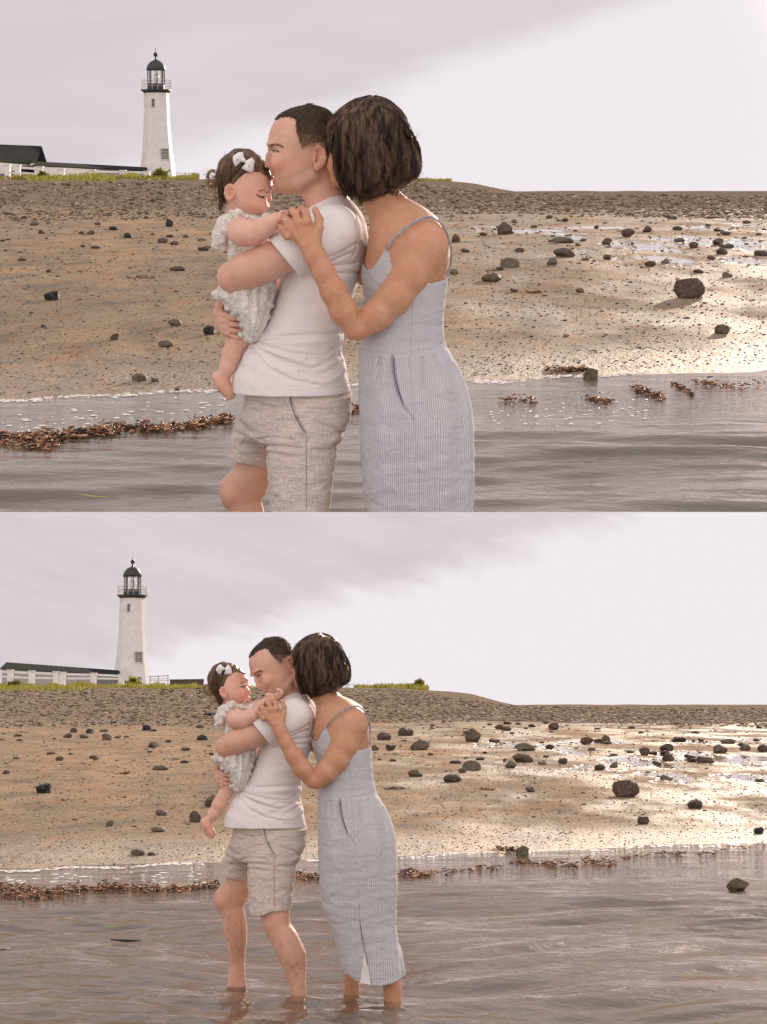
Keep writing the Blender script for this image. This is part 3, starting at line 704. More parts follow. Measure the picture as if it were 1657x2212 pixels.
def shrub(W, X, Y, w, h, label, d=188):
    p = at(X, Y, W, d); p.z = float(ground_z(np.array(p.x), np.array(d), W)); u = d / F_P; r = np.random.default_rng(int(X)); V = []; Fq = []
    for _ in range(420):
        q = r.normal(size=3); q /= np.linalg.norm(q); q *= r.random() ** .4; c = np.array([q[0] * w * u * .5, q[1] * w * u * .5, (q[2] * .5 + .5) * h * u * (1 - .25 * abs(q[0]))])
        s = 0.16; n1 = r.normal(size=3) * s; n2 = r.normal(size=3) * s; b0 = len(V); V += [tuple(c), tuple(c + n1), tuple(c + n1 + n2), tuple(c + n2)]; Fq.append((b0, b0 + 1, b0 + 2, b0 + 3))
    o = thing('shrub', label, 'shrub', W, p)
    obj('foliage', mesh_np('foliage', V, Fq, mat('bank_grass', m_grass, W.S), False), o)
    mb = MB(); mb.tube([(0, 0, -.3), (0.1, 0, h * u * .6)], [.08, .03]); obj('stem', mb.mesh('stem', mat('stem', plain((.08, .06, .04)), W.S)), o)
shrub(UP, 347, 391, 24, 20, 'round yellow green shrub at the foot of the upper lighthouse')
shrub(UP, 92, 396, 16, 14, 'small green shrub before the white fence, upper view')
shrub(LOW, 289, 1481, 24, 20, 'round yellow green shrub at the foot of the lower lighthouse')
shrub(LOW, 31, 1480, 18, 12, 'small green shrub at the left end of the fence, lower view')
shrub(LOW, 905, 1482, 12, 18, 'tall ragged shrub standing right of the woman\'s hair, lower view')

# ------------------------------------------------------------------ lighthouses
WHITE = plain((0.74, 0.72, 0.72), 0.6, 1.3, 0.10); BLACKM = plain((0.035, 0.033, 0.032), 0.4, 6, 0.2)
def m_glass(t, S):
    g = t.node('ShaderNodeBsdfGlossy', Color=(0.9, 0.9, 0.9), Roughness=0.05); tr = t.node('ShaderNodeBsdfTransparent', Color=(0.92, 0.92, 0.92))
    t.out(t.node('ShaderNodeMixShader', i0=0.15, i1=tr, i2=g))
def lighthouse(W, X, Yb, label):
    d = 250.0; p = at(X, Yb, W, d); u = d / F_P; wm, bm_ = mat('white_shingle', WHITE, W.S), mat('black_iron', BLACKM, W.S)
    p.z -= 1.0; H = 182 * u + 1.0; rot = R(13.0)
    L = thing('lighthouse', label, 'lighthouse', W, p)
    prof = [(2.40, -1.0), (2.38, .6), (2.13, 2.2), (1.86, 4.4), (1.68, 6.6), (1.58, 8.8), (1.54, H - .25)]
    mb = MB(); mb.lathe(prof, 8, rot); obj('tower', mb.mesh('tower', wm), L)
    mb = MB(); mb.lathe([(1.54, H - .3), (1.62, H - .2), (1.78, H - .05), (1.92, H), (1.92, H + .12), (1.1, H + .14)], 8, rot); obj('gallery', mb.mesh('gallery', bm_), L)
    mb = MB(); mb.lathe([(1.08, H + .12), (1.08, H + .68), (1.14, H + .70), (1.14, H + .80), (.98, H + .80)], 8, rot); obj('lantern_base', mb.mesh('lantern_base', bm_), L)
    mb = MB()
    for j in range(8):
        a = rot + j * math.pi / 4; mb.box((1.02 * math.cos(a), 1.02 * math.sin(a), H + 1.6), (.10, .10, 1.7), a)
    obj('mullions', mb.mesh('mullions', bm_), L)
    mb = MB(); mb.lathe([(.97, H + .8), (.97, H + 2.45)], 8, rot, caps=False); obj('lantern_glass', mb.mesh('lantern_glass', mat('lantern_glass', m_glass, W.S)), L)
    mb = MB(); mb.lathe([(.0, H + .3), (.22, H + .8), (.22, H + 1.0), (.34, H + 1.3), (.34, H + 1.7), (.2, H + 2.0), (0, H + 2.05)], 12, 0, caps=False); obj('lens', mb.mesh('lens', mat('lens', plain((.75, .68, .6), .15)), True), L)
    mb = MB(); mb.lathe([(1.16, H + 2.42), (1.18, H + 2.55), (1.12, H + 2.8), (.98, H + 3.1), (.72, H + 3.4), (.36, H + 3.62), (.12, H + 3.70), (.08, H + 4.0), (.09, H + 4.02), (.24, H + 4.14), (.28, H + 4.32), (.2, H + 4.5), (.05, H + 4.6), (.02, H + 5.1)], 16, rot)
    obj('roof', mb.mesh('roof', bm_, True), L)
    mb = MB(); pts = [(1.80 * math.cos(rot + j * math.pi / 8), 1.80 * math.sin(rot + j * math.pi / 8)) for j in range(17)]
    for zz in (.45, .8, 1.15): mb.tube([(a, b, H + .1 + zz) for a, b in pts], .022, 5)
    for a, b in pts[:-1]: mb.tube([(a, b, H + .1), (a, b, H + 1.28)], .028, 5)
    obj('railing', mb.mesh('railing', mat('rail_white', plain((.6, .58, .57), .5), W.S)), L)
    gm = mat('window_glass', plain((.10, .11, .12), .15), W.S)
    def window(ang_deg, z0, w, h, r_, name, bars, gmat):
        a = R(ang_deg); nx, ny = math.cos(a), math.sin(a); f = MB(); g = MB()
        fr = obj(name, None, L) if False else None
        tx, ty = -ny, nx
        def at_(s, z, dd): return (nx * (r_ + dd) + tx * s, ny * (r_ + dd) + ty * s, z)
        for s in (-w / 2, w / 2): f.box(at_(s, z0 + h / 2, .03), (.09, .07, h + .1), a)
        for z in (z0, z0 + h): f.box(at_(0, z, .03), (.10, w + .1, .07), a)
        for k in range(1, bars + 1): f.box(at_(0, z0 + h * k / (bars + 1), .02), (.05, w, .06 if bars > 1 else .04), a)
        if bars > 1: f.box(at_(0, z0 + h / 2, .025), (.05, .05, h), a)
        fo = obj(name, f.mesh(name, mat('window_trim', plain((.45, .44, .43), .5), W.S)), L)
        g.box(at_(0, z0 + h / 2, -.01), (.06, w, h), a); obj('pane', g.mesh('pane', gmat), fo)
    s8 = math.cos(math.pi / 8)
    window(-90 - 9.5, H - 2.0, .34, .95, 1.56 * s8, 'window', 1, gm)
    window(-90 + 35.5, 3.15, .95, 1.35, 1.98 * s8, 'window', 3, mat('pale_pane', plain((.22, .22, .23), .3), W.S))
    window(-90 + 35.5, .2 + .9, .5, .3, 2.28 * s8, 'window', 0, mat('pale_pane', plain((.22, .22, .23), .3), W.S))
    return L
lighthouse(UP, 341, 384, 'tall white octagonal lighthouse with black lantern in the upper view')
lighthouse(LOW, 283.5, 1470, 'tall white octagonal lighthouse with black lantern in the lower view')

# ------------------------------------------------------------------ keeper's buildings and fences
ROOF = plain((0.032, 0.034, 0.034), 1.0, 1.5, 0.3, 0.0, 0.03); WALL_SHADED = plain((0.20, 0.195, 0.20), 0.6, 1.0, 0.06)  # white walls coloured dark grey, their shade put into the colour
def long_house(W, X0, Y0a, Y0b, X1, Y1a, Y1b, Yg, label, d0=205, d1=248, wins=()):
    """low building seen along its length; roof from (X0,Y0a..Y0b) to (X1,Y1a..Y1b)"""
    o0 = at(X0, Y0b, W, d0); o1 = at(X1, Y1b, W, d1); L = thing('building', label, 'building', W, o0)
    def q(X, Y, d): return at(X, Y, W, d) - o0
    back = Vector((0, 7, 0))
    r = MB(); a, b = q(X0, Y0b, d0), q(X1, Y1b, d1); c, e = q(X1, Y1a, d1) + Vector((0, 3.5, .1)), q(X0, Y0a, d0) + Vector((0, 3.5, .1))
    th = Vector((0, 0, -.12)); r.prism([a, b, c, e], [v + th for v in (a, b, c, e)])
    a2, b2 = a + back, b + back; r.prism([e + Vector((0, .01, 0)), c + Vector((0, .01, 0)), b2, a2], [v + th for v in (e + Vector((0, .01, 0)), c + Vector((0, .01, 0)), b2, a2)])
    obj('roof', r.mesh('roof', mat('dark_shingles', ROOF, W.S)), L)
    w = MB(); g0, g1 = q(X0, Yg, d0) - Vector((0, 0, 3)), q(X1, Yg, d1) - Vector((0, 0, 3)); i = Vector((.15, .3, -.13))
    w.prism([g0 + Vector((.15, .3, 0)), g1 + Vector((-.15, .3, 0)), b + Vector((-.15, .3, -.13)), a + i], [v + Vector((0, 6, 0)) for v in (g0 + Vector((.15, 0, 0)), g1 + Vector((-.15, 0, 0)), b + Vector((-.15, 0, -.13)), a + Vector((.15, 0, -.13)))])
    obj('wall', w.mesh('wall', mat('shaded_white_wall', WALL_SHADED, W.S)), L)
    for (s, wd_, y0, y1) in wins:
        s2 = s + wd_ / abs(X1 - X0); dd = d0 + (d1 - d0) * s; de = d0 + (d1 - d0) * s2
        xa, xb = X0 + (X1 - X0) * s, X0 + (X1 - X0) * s2
        v = [q(xa, y1, dd), q(xb, y1, de), q(xb, y0, de), q(xa, y0, dd)]; f = MB(); ox = Vector((0, -.02, 0))
        f.prism([p + ox for p in v], [p + ox + Vector((0, .4, 0)) for p in v]); obj('window', f.mesh('window', mat('house_window', plain((.07, .08, .09), .2), W.S)), L)
    return L
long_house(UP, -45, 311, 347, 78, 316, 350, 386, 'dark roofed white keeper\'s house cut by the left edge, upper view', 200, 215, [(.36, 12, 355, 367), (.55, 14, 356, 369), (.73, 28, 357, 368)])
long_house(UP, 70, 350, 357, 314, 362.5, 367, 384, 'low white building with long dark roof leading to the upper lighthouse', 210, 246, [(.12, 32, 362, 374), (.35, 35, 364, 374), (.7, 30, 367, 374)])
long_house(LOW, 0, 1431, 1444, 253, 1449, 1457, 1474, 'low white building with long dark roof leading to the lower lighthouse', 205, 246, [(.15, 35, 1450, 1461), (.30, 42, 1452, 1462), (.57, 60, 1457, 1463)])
def fence(W, pts, rails, label, post=.35, rail=.3, col=None, d=190, name='fence', pmat='fence_white'):
    """pts: (X, Ytop, Ybottom) of the posts"""
    o0 = at(pts[0][0], pts[0][2], W, d); L = thing(name, label, 'fence', W, o0); m = mat(pmat, col or plain((.82, .80, .80), .5), W.S)
    P = [(at(X, a, W, d) - o0, at(X, b, W, d) - o0) for X, a, b in pts]
    for tp, bt in P:
        mb = MB(); hgt = tp.z - bt.z + 1.2; mb.box((bt.x, 0, bt.z - 1.2 + hgt / 2), (post, post, hgt)); mb.box((bt.x, 0, tp.z + .03), (post * 1.25, post * 1.25, .08)); obj('post', mb.mesh('post', m), L)
    for (t_, r_) in rails:
        mb = MB()
        for k in range(len(P) - 1):
            a = P[k][1].lerp(P[k][0], t_); b = P[k + 1][1].lerp(P[k + 1][0], t_); c = Vector((0, .06, 0)); up = Vector((0, 0, r_ / 2))
            sh = Vector((post / 2, 0, 0)); a = a + sh; b = b - sh
            mb.prism([a - up - c, b - up - c, b + up - c, a + up - c], [a - up + c, b - up + c, b + up + c, a + up + c])
        obj('rail', mb.mesh('rail', m), L)
fence(UP, [(-30, 357, 386), (17, 357, 386), (39, 358, 386), (88, 361, 388), (134, 366, 391), (200, 368, 388), (266, 369, 387), (318, 371, 386)], [(.86, .20), (.45, .17)], 'white wide rail fence in front of the keeper\'s buildings, upper view', .5)
fence(LOW, [(-40, 1446, 1472), (22, 1448, 1474), (68, 1450, 1476), (121, 1452, 1476), (135, 1453, 1476), (202, 1455, 1474), (262, 1458, 1473), (285, 1459, 1473)], [(.86, .20), (.45, .17)], 'white wide rail fence in front of the low building, lower view', .5)
fence(UP, [(380, 373, 385), (400, 373, 385), (420, 373, 385)], [(.9, .08), (.5, .06)], 'thin pale rail fence right of the upper lighthouse', .09, col=plain((.5, .45, .4)), pmat='fence_grey', d=240)
fence(LOW, [(324, 1461, 1473), (342, 1460, 1473), (363, 1459, 1473)], [(.95, .1), (.5, .08), (.2, .08)], 'thin pale rail fence right of the lower lighthouse', .12, col=plain((.5, .45, .4)), pmat='fence_grey', d=240)
mb = MB(); a, b = at(367, 1469.5, LOW, 235), at(440, 1468.5, LOW, 235)
mb.prism([a - Vector((0, 0, 2)), b - Vector((0, 0, 2)), b, a], [a - Vector((0, -.3, 2)), b - Vector((0, -.3, 2)), b + Vector((0, .3, 0)), a + Vector((0, .3, 0))])
mb.prism([a + Vector((-.05, -.05, .003)), b + Vector((.05, -.05, .003)), b + Vector((.05, -.05, .1)), a + Vector((-.05, -.05, .1))], [a + Vector((-.05, .35, .003)), b + Vector((.05, .35, .003)), b + Vector((.05, .35, .1)), a + Vector((-.05, .35, .1))])
tag(obj('wall', mb.mesh('wall', mat('brown_wall', plain((.10, .07, .05)), 1.0)), None, LOW), 'low dark brown wall right of the thin fence in the lower view', 'wall')

# ------------------------------------------------------------------ people: sculpted as distance fields in figure units
FS = 6.55 / (F_P / 0.4217)            # metres per figure unit
U0, V0 = 700.0, 2858.0
VOX = 5.0
def lerp(a, b, t): return a + (b - a) * t
class Field:
    def __init__(s, lo, hi, h=VOX):
        s.lo = np.array(lo, float); s.h = h; n = np.ceil((np.array(hi) - s.lo) / h).astype(int) + 1
        s.ax = [s.lo[i] + h * np.arange(n[i]) for i in range(3)]; s.a = np.full(n, 60.0, np.float32); s.T = None
    def sl(s, lo, hi):
        out = []
        for i in range(3):
            a = int(max(0, math.floor((lo[i] - s.lo[i]) / s.h))); b = int(min(s.a.shape[i], math.ceil((hi[i] - s.lo[i]) / s.h) + 1)); out.append(slice(a, max(a, b)))
        return tuple(out)
    def apply(s, fn, lo, hi, k=0.0, op='u', pad=60):
        lo, hi = np.array(lo, float), np.array(hi, float)
        if s.T is not None:
            cs = np.array([[x, y, z] for x in (lo[0], hi[0]) for y in (lo[1], hi[1]) for z in (lo[2], hi[2])]); cs = s.T.fwd(cs); lo, hi = cs.min(0), cs.max(0)
        e = pad + k; q = s.sl(lo - e, hi + e)
        if any(x.stop <= x.start for x in q): return
        X, Y, Z = s.ax[0][q[0]][:, None, None], s.ax[1][q[1]][None, :, None], s.ax[2][q[2]][None, None, :]
        if s.T is not None: X, Y, Z = s.T.inv(X, Y, Z)
        d = fn(X, Y, Z).astype(np.float32); a = s.a[q]; d = np.broadcast_to(d, a.shape)
        if op == 'u':
            if k: h = np.maximum(k - np.abs(a - d), 0) / k; s.a[q] = np.minimum(a, d) - h * h * k / 4
            else: s.a[q] = np.minimum(a, d)
        elif op == 's':
            d = -d
            if k: h = np.maximum(k - np.abs(a - d), 0) / k; s.a[q] = np.maximum(a, d) + h * h * k / 4
            else: s.a[q] = np.maximum(a, d)
        elif op == 'd': s.a[q] = a + d
    def chain(s, pts, k=10.0, op='u', k0=None):
        """limb through (x, y, z, r) points"""
        for i in range(len(pts) - 1):
            a, b = np.array(pts[i][:3], float), np.array(pts[i + 1][:3], float); ra, rb = pts[i][3], pts[i + 1][3]; ba = b - a; L = max(ba @ ba, 1e-6)
            def fn(X, Y, Z, a=a, ba=ba, L=L, ra=ra, rb=rb):
                x, y, z = X - a[0], Y - a[1], Z - a[2]; t = np.clip((x * ba[0] + y * ba[1] + z * ba[2]) / L, 0, 1)
                return np.sqrt((x - t * ba[0]) ** 2 + (y - t * ba[1]) ** 2 + (z - t * ba[2]) ** 2) - (ra + (rb - ra) * t)
            m = max(ra, rb); s.apply(fn, np.minimum(a, b) - m, np.maximum(a, b) + m, k if (i or k0 is None) else k0, op)
    def ell(s, c, r, rot=0.0, k=10.0, op='u', yaw=0.0):
        ca, sa = math.cos(R(rot)), math.sin(R(rot)); cy, sy = math.cos(R(yaw)), math.sin(R(yaw)); m = max(r)
        def fn(X, Y, Z):
            x, y, z = X - c[0], Y - c[1], Z - c[2]; x, z = x * cy + z * sy, -x * sy + z * cy; x, y = x * ca + y * sa, -x * sa + y * ca
            k0 = np.sqrt((x / r[0]) ** 2 + (y / r[1]) ** 2 + (z / r[2]) ** 2); k1 = np.sqrt((x / r[0] ** 2) ** 2 + (y / r[1] ** 2) ** 2 + (z / r[2] ** 2) ** 2) + 1e-9
            return k0 * (k0 - 1) / k1
        s.apply(fn, np.array(c) - m, np.array(c) + m, k, op)
    def loft(s, rows, n=2.0, k=10.0, op='u', cap=14.0, grow=0.0, fold=None, ylim=None):
        """rows: (y, xleft, xright, zcentre, zhalf)"""
        R_ = np.array(rows, float); yy = np.arange(R_[0, 0], R_[-1, 0] + 0.1, 4.0); ext = np.concatenate([np.full(9, yy[0]), yy, np.full(9, yy[-1])])
        ker = np.hanning(13); ker = ker[1:-1] / ker[1:-1].sum(); C = []
        for j in range(1, 5):
            v = np.interp(yy, R_[:, 0], R_[:, j]); v2 = np.concatenate([2 * v[0] - v[1:6][::-1], v, 2 * v[-1] - v[-6:-1][::-1]]) if len(v) > 6 else None
            C.append(np.convolve(v2, ker, 'valid')[:len(v)] if v2 is not None else v)
        def fn(X, Y, Z):
            y = np.clip(Y, yy[0], yy[-1]); xl, xr, zc, zh = [np.interp(y, yy, c) for c in C]
            rx = np.maximum((xr - xl) / 2 + grow, 2); rz = np.maximum(zh + grow, 2); cx = (xl + xr) / 2
            ax, az = np.abs(X - cx) / rx, np.abs(Z - zc) / rz; q = (ax ** n + az ** n) ** (1 / n) + 1e-6
            d = (q - 1) * np.sqrt((X - cx) ** 2 + (Z - zc) ** 2 + 1) / q
            d = np.where(q < 1, np.maximum(d, -np.minimum(rx, rz)), d)
            if fold is not None: d = d - fold(X, Y, Z)
            c = np.maximum(yy[0] - grow - Y, Y - yy[-1] - grow)
            return np.maximum(d, c) if cap == 0 else np.where((d > -cap) & (c > -cap), np.sqrt(np.maximum(d + cap, 0) ** 2 + np.maximum(c + cap, 0) ** 2) - cap, np.maximum(d, c))
        lo = [R_[:, 1].min() - grow, R_[0, 0] - grow, (R_[:, 3] - R_[:, 4]).min() - grow]; hi = [R_[:, 2].max() + grow, R_[-1, 0] + grow, (R_[:, 3] + R_[:, 4]).max() + grow]
        s.apply(fn, lo, hi, k, op)
    def stroke(s, pts, w, amp, zlo=-9999, zhi=9999):
        """groove (amp>0) or ridge (amp<0) along an (x, y) polyline on one side of the figure"""
        P = np.array(pts, float)
        def fn(X, Y, Z):
            d = 1e9
            for i in range(len(P) - 1):
                a, ba = P[i], P[i + 1] - P[i]; L = max(ba @ ba, 1e-6); t = np.clip(((X - a[0]) * ba[0] + (Y - a[1]) * ba[1]) / L, 0, 1)
                d = np.minimum(d, (X - a[0] - t * ba[0]) ** 2 + (Y - a[1] - t * ba[1]) ** 2)
            return amp * np.exp(-d / (w * w)) * 1.25 * ((Z > zlo) & (Z < zhi))
        s.apply(fn, [P[:, 0].min(), P[:, 1].min(), max(zlo, s.lo[2])], [P[:, 0].max(), P[:, 1].max(), min(zhi, s.ax[2][-1])], 0, 'd', pad=3 * w)
    def clip_plane(s, p, n, lo, hi, k=0):
        """keep the side where (q-p).n < 0, inside a box"""
        p = np.array(p, float); n = np.array(n, float); n /= np.linalg.norm(n)
        s.apply(lambda X, Y, Z: -((X - p[0]) * n[0] + (Y - p[1]) * n[1] + (Z - p[2]) * n[2]), lo, hi, k, 's', pad=0)
    def surf_z(s, x, y, z0=None):
        if s.T is not None:
            q = s.T.fwd(np.array([[x, y, 0.0]])); x, y = q[0, 0], q[0, 1]
        i = min(int(round((x - s.lo[0]) / s.h)), s.a.shape[0] - 1); j = min(int(round((y - s.lo[1]) / s.h)), s.a.shape[1] - 1); col = s.a[i, j]
        st = 0 if z0 is None else int((z0 - s.lo[2]) / s.h)
        k = st + int(np.argmax(col[st:] < 0)); f = col[k - 1] / (col[k - 1] - col[k] + 1e-6) if k else 0
        return np.array([x, y, s.ax[2][k] - s.h + s.h * f])
    def extract(s, band=20.0):
        g = openvdb.FloatGrid(band); g.copyFromArray(np.clip(s.a, -band, band).astype(np.float32), tolerance=0.0)
        pts, quads = g.convertToQuads(isovalue=0.0) if hasattr(g, 'convertToQuads') else (None, None)
        return np.array(pts) * s.h + s.lo, np.array(quads)[:, ::-1]
class Xf:
    """roll in the picture plane then yaw, about a pivot, then shift"""
    def __init__(s, c, roll, yaw, shift=(0, 0, 0), sc=1.0):
        r, w = R(roll), R(yaw)
        A = np.array([[math.cos(r), math.sin(r), 0], [-math.sin(r), math.cos(r), 0], [0, 0, 1]])
        B = np.array([[math.cos(w), 0, math.sin(w)], [0, 1, 0], [-math.sin(w), 0, math.cos(w)]])
        s.M = (A @ B) * sc; s.I = np.linalg.inv(s.M); s.c = np.array(c, float); s.s = np.array(shift, float)
    def fwd(s, P): return (np.asarray(P, float) - s.c) @ s.M.T + s.c + s.s
    def inv(s, X, Y, Z):
        q = [X - s.c[0] - s.s[0], Y - s.c[1] - s.s[1], Z - s.c[2] - s.s[2]]; I = s.I
        return tuple(I[i, 0] * q[0] + I[i, 1] * q[1] + I[i, 2] * q[2] + s.c[i] for i in range(3))
def to_m(V): V = np.asarray(V, float); return np.stack([(V[..., 0] - U0) * FS, V[..., 2] * FS, -(V[..., 1] - V0) * FS], -1)
def blobs(V, base, items, T=None):
    """skin tints: real colour differences (lips, cheeks, stubble) placed as soft spots"""
    C = np.tile(np.array(base, float), (len(V), 1))
    for (c, r, col, a) in items:
        c = np.array([c], float); c = (T.fwd(c) if T is not None else c)[0]
        w = a * np.exp(-(((V - c) / np.array(r)) ** 2).sum(1)); C = C * (1 - w[:, None]) + np.array(col) * w[:, None]
    return C
def warp_none(V): return V

def m_skin(t, S):
    o = t.obj(); a = t.node('ShaderNodeAttribute', _attribute_name='tint').outputs[0]
    n = t.noise(o, 14.0, 4, 0.6); n2 = t.noise(o, 160.0, 2, 0.6)
    n0 = t.noise(o, 34.0, 4, 0.7)
    c = t.mix(t.rng(n, 0.35, 0.7, 0, 0.30), a, (0.55, 0.22, 0.15), 'MIX')
    c = t.mix(t.rng(n0, 0.45, 0.7, 0, 0.35), c, t.mix(0.5, a, (0.80, 0.62, 0.50)))
    c = t.mix(t.rng(n2, 0.58, 0.70, 0, 0.16), c, (0.36, 0.17, 0.10))
    t.out(t.pbsdf(Base__Color=c, Roughness=t.rng(n0, 0.3, 0.7, 0.38, 0.6), Specular__IOR__Level=0.45, Subsurface__Weight=0.22, Subsurface__Radius=(1.0, 0.35, 0.18), Subsurface__Scale=0.022 * S,
                  Normal=t.bump(t.math('ADD', n2, t.math('MULTIPLY', n0, 2.0)), 0.0022 * S, 0.6)))
def m_hair(col, hi):
    def f(t, S):
        o = t.obj(); n = t.noise(t.mapping(o, (60, 60, 8)), 1.0, 3, 0.6); n2 = t.noise(o, 9.0, 2)
        c = t.mix(t.rng(n, 0.4, 0.68), col, hi); c = t.mix(t.rng(n2, .35, .65, 0, .5), c, col)
        p = t.pbsdf(Base__Color=c, Roughness=0.42, Specular__IOR__Level=0.35, Anisotropic=0.5)
        tl = t.node('ShaderNodeBsdfTranslucent', Color=(0.62, 0.34, 0.16)); t.out(t.node('ShaderNodeMixShader', i0=0.16, i1=p, i2=tl))
    return f
def m_fade(t, S):
    o = t.obj(); a = t.node('ShaderNodeAttribute', _attribute_name='tint').outputs[0]; n = t.noise(t.mapping(o, (90, 90, 30)), 1.0, 3, .7)
    t.out(t.pbsdf(Base__Color=t.mix(t.rng(n, .45, .7, 0, .5), a, (0.14, 0.09, 0.055)), Roughness=.55, Specular__IOR__Level=.2, Normal=t.bump(n, .004 * S, .8)))
def m_cotton(t, S):
    o = t.obj(); n = t.noise(o, 900.0, 2); n2 = t.noise(t.mapping(o, (3, 3, 7)), 2.2, 4, 0.5, 1.0)
    p = t.pbsdf(Base__Color=(0.86, 0.81, 0.81), Roughness=0.85, Specular__IOR__Level=0.15, Sheen__Weight=0.15, Normal=t.bump(t.math('ADD', n2, t.math('MULTIPLY', n, 0.03)), 0.012 * S, 0.45))
    tl = t.node('ShaderNodeBsdfTranslucent', Color=(0.75, 0.66, 0.62)); t.out(t.node('ShaderNodeMixShader', i0=0.10, i1=p, i2=tl))
def m_linen(t, S):
    o = t.obj(); a = t.noise(t.mapping(o, (520, 520, 30)), 1.0, 2, 0.7); b = t.noise(t.mapping(o, (26, 26, 520)), 1.0, 2, 0.7)
    n2 = t.noise(t.mapping(o, (3, 3, 10)), 2.5, 5, 0.6, 1.2)
    f = t.math('ADD', t.math('MULTIPLY', a, 0.5), t.math('MULTIPLY', b, 0.5))
    c = t.ramp(f, [(0.36, (0.38, 0.31, 0.275)), (0.50, (0.58, 0.50, 0.455)), (0.62, (0.72, 0.65, 0.60))])
    t.out(t.pbsdf(Base__Color=c, Roughness=0.9, Specular__IOR__Level=0.1, Normal=t.bump(t.math('ADD', n2, t.math('MULTIPLY', f, 0.05)), 0.022 * S, 0.6)))
def m_stripes(t, S):
    o = t.obj(); x, y, z = t.sep(o)
    wob = t.math('MULTIPLY', t.math('SUBTRACT', t.noise(t.mapping(o, (1, 1, 2.2)), 3.0, 3), 0.5), 0.012)
    ang = t.math('ARCTAN2', t.math('SUBTRACT', x, 0.29), t.math('MULTIPLY', t.math('ADD', y, 0.165), -1.0))
    lat = t.math('ADD', t.math('MULTIPLY', ang, 0.19), wob)
    s = t.math('SINE', t.math('MULTIPLY', lat, 2 * math.pi / 0.0075))
    n = t.noise(t.mapping(o, (300, 300, 30)), 1.0, 2); n2 = t.noise(t.mapping(o, (4, 4, 9)), 2.0, 5, 0.6, 1.2)
    c = t.mix(t.rng(s, -0.1, 0.5), (0.76, 0.77, 0.80), (0.44, 0.47, 0.53))
    c = t.mix(t.rng(n, 0.4, 0.65, 0, 0.35), c, (0.50, 0.49, 0.52))
    p = t.pbsdf(Base__Color=c, Roughness=0.9, Specular__IOR__Level=0.1, Normal=t.bump(n2, 0.020 * S, 0.55))
    tl = t.node('ShaderNodeBsdfTranslucent', Color=(0.8, 0.68, 0.64)); t.out(t.node('ShaderNodeMixShader', i0=0.25, i1=p, i2=tl))
def m_lace(t, S):
    o = t.obj(); v = t.vor(t.mapping(o, (1, 1, 1)), 95.0); v2 = t.vor(o, 130.0); n = t.noise(o, 30.0, 4)
    hole = t.math('MULTIPLY', t.rng(v2, 0.26, 0.16), t.rng(t.noise(o, 30.0, 2), 0.50, 0.56))
    c = t.mix(t.rng(n, 0.3, 0.7), (0.80, 0.77, 0.73), (0.68, 0.64, 0.59)); c = t.mix(hole, c, (0.20, 0.17, 0.15))
    t.out(t.pbsdf(Base__Color=c, Roughness=0.9, Specular__IOR__Level=0.1, Normal=t.bump(t.math('ADD', v, n), 0.010 * S, 0.6)))

def part(name, F, parent, m, W, tint=None, warp=None, smooth=True, extra=None):
    V, q = F.extract() if isinstance(F, Field) else F
    if warp is not None: V = warp(V)
    attrs = {'tint': tint(V)} if tint else None
    return obj(name, mesh_np(name, to_m(V), q, m, smooth, attrs), parent)
def strands(paths, rad, W, name, parent, m, nside=3):
    V, q = tubes_np(np.asarray(paths), np.asarray(rad), nside)
    return obj(name, mesh_np(name, to_m(V), q, m, True), parent)
class Figs: pass
SKIN_M = (0.66, 0.395, 0.295); SKIN_W = (0.52, 0.265, 0.150); SKIN_B = (0.74, 0.455, 0.365)

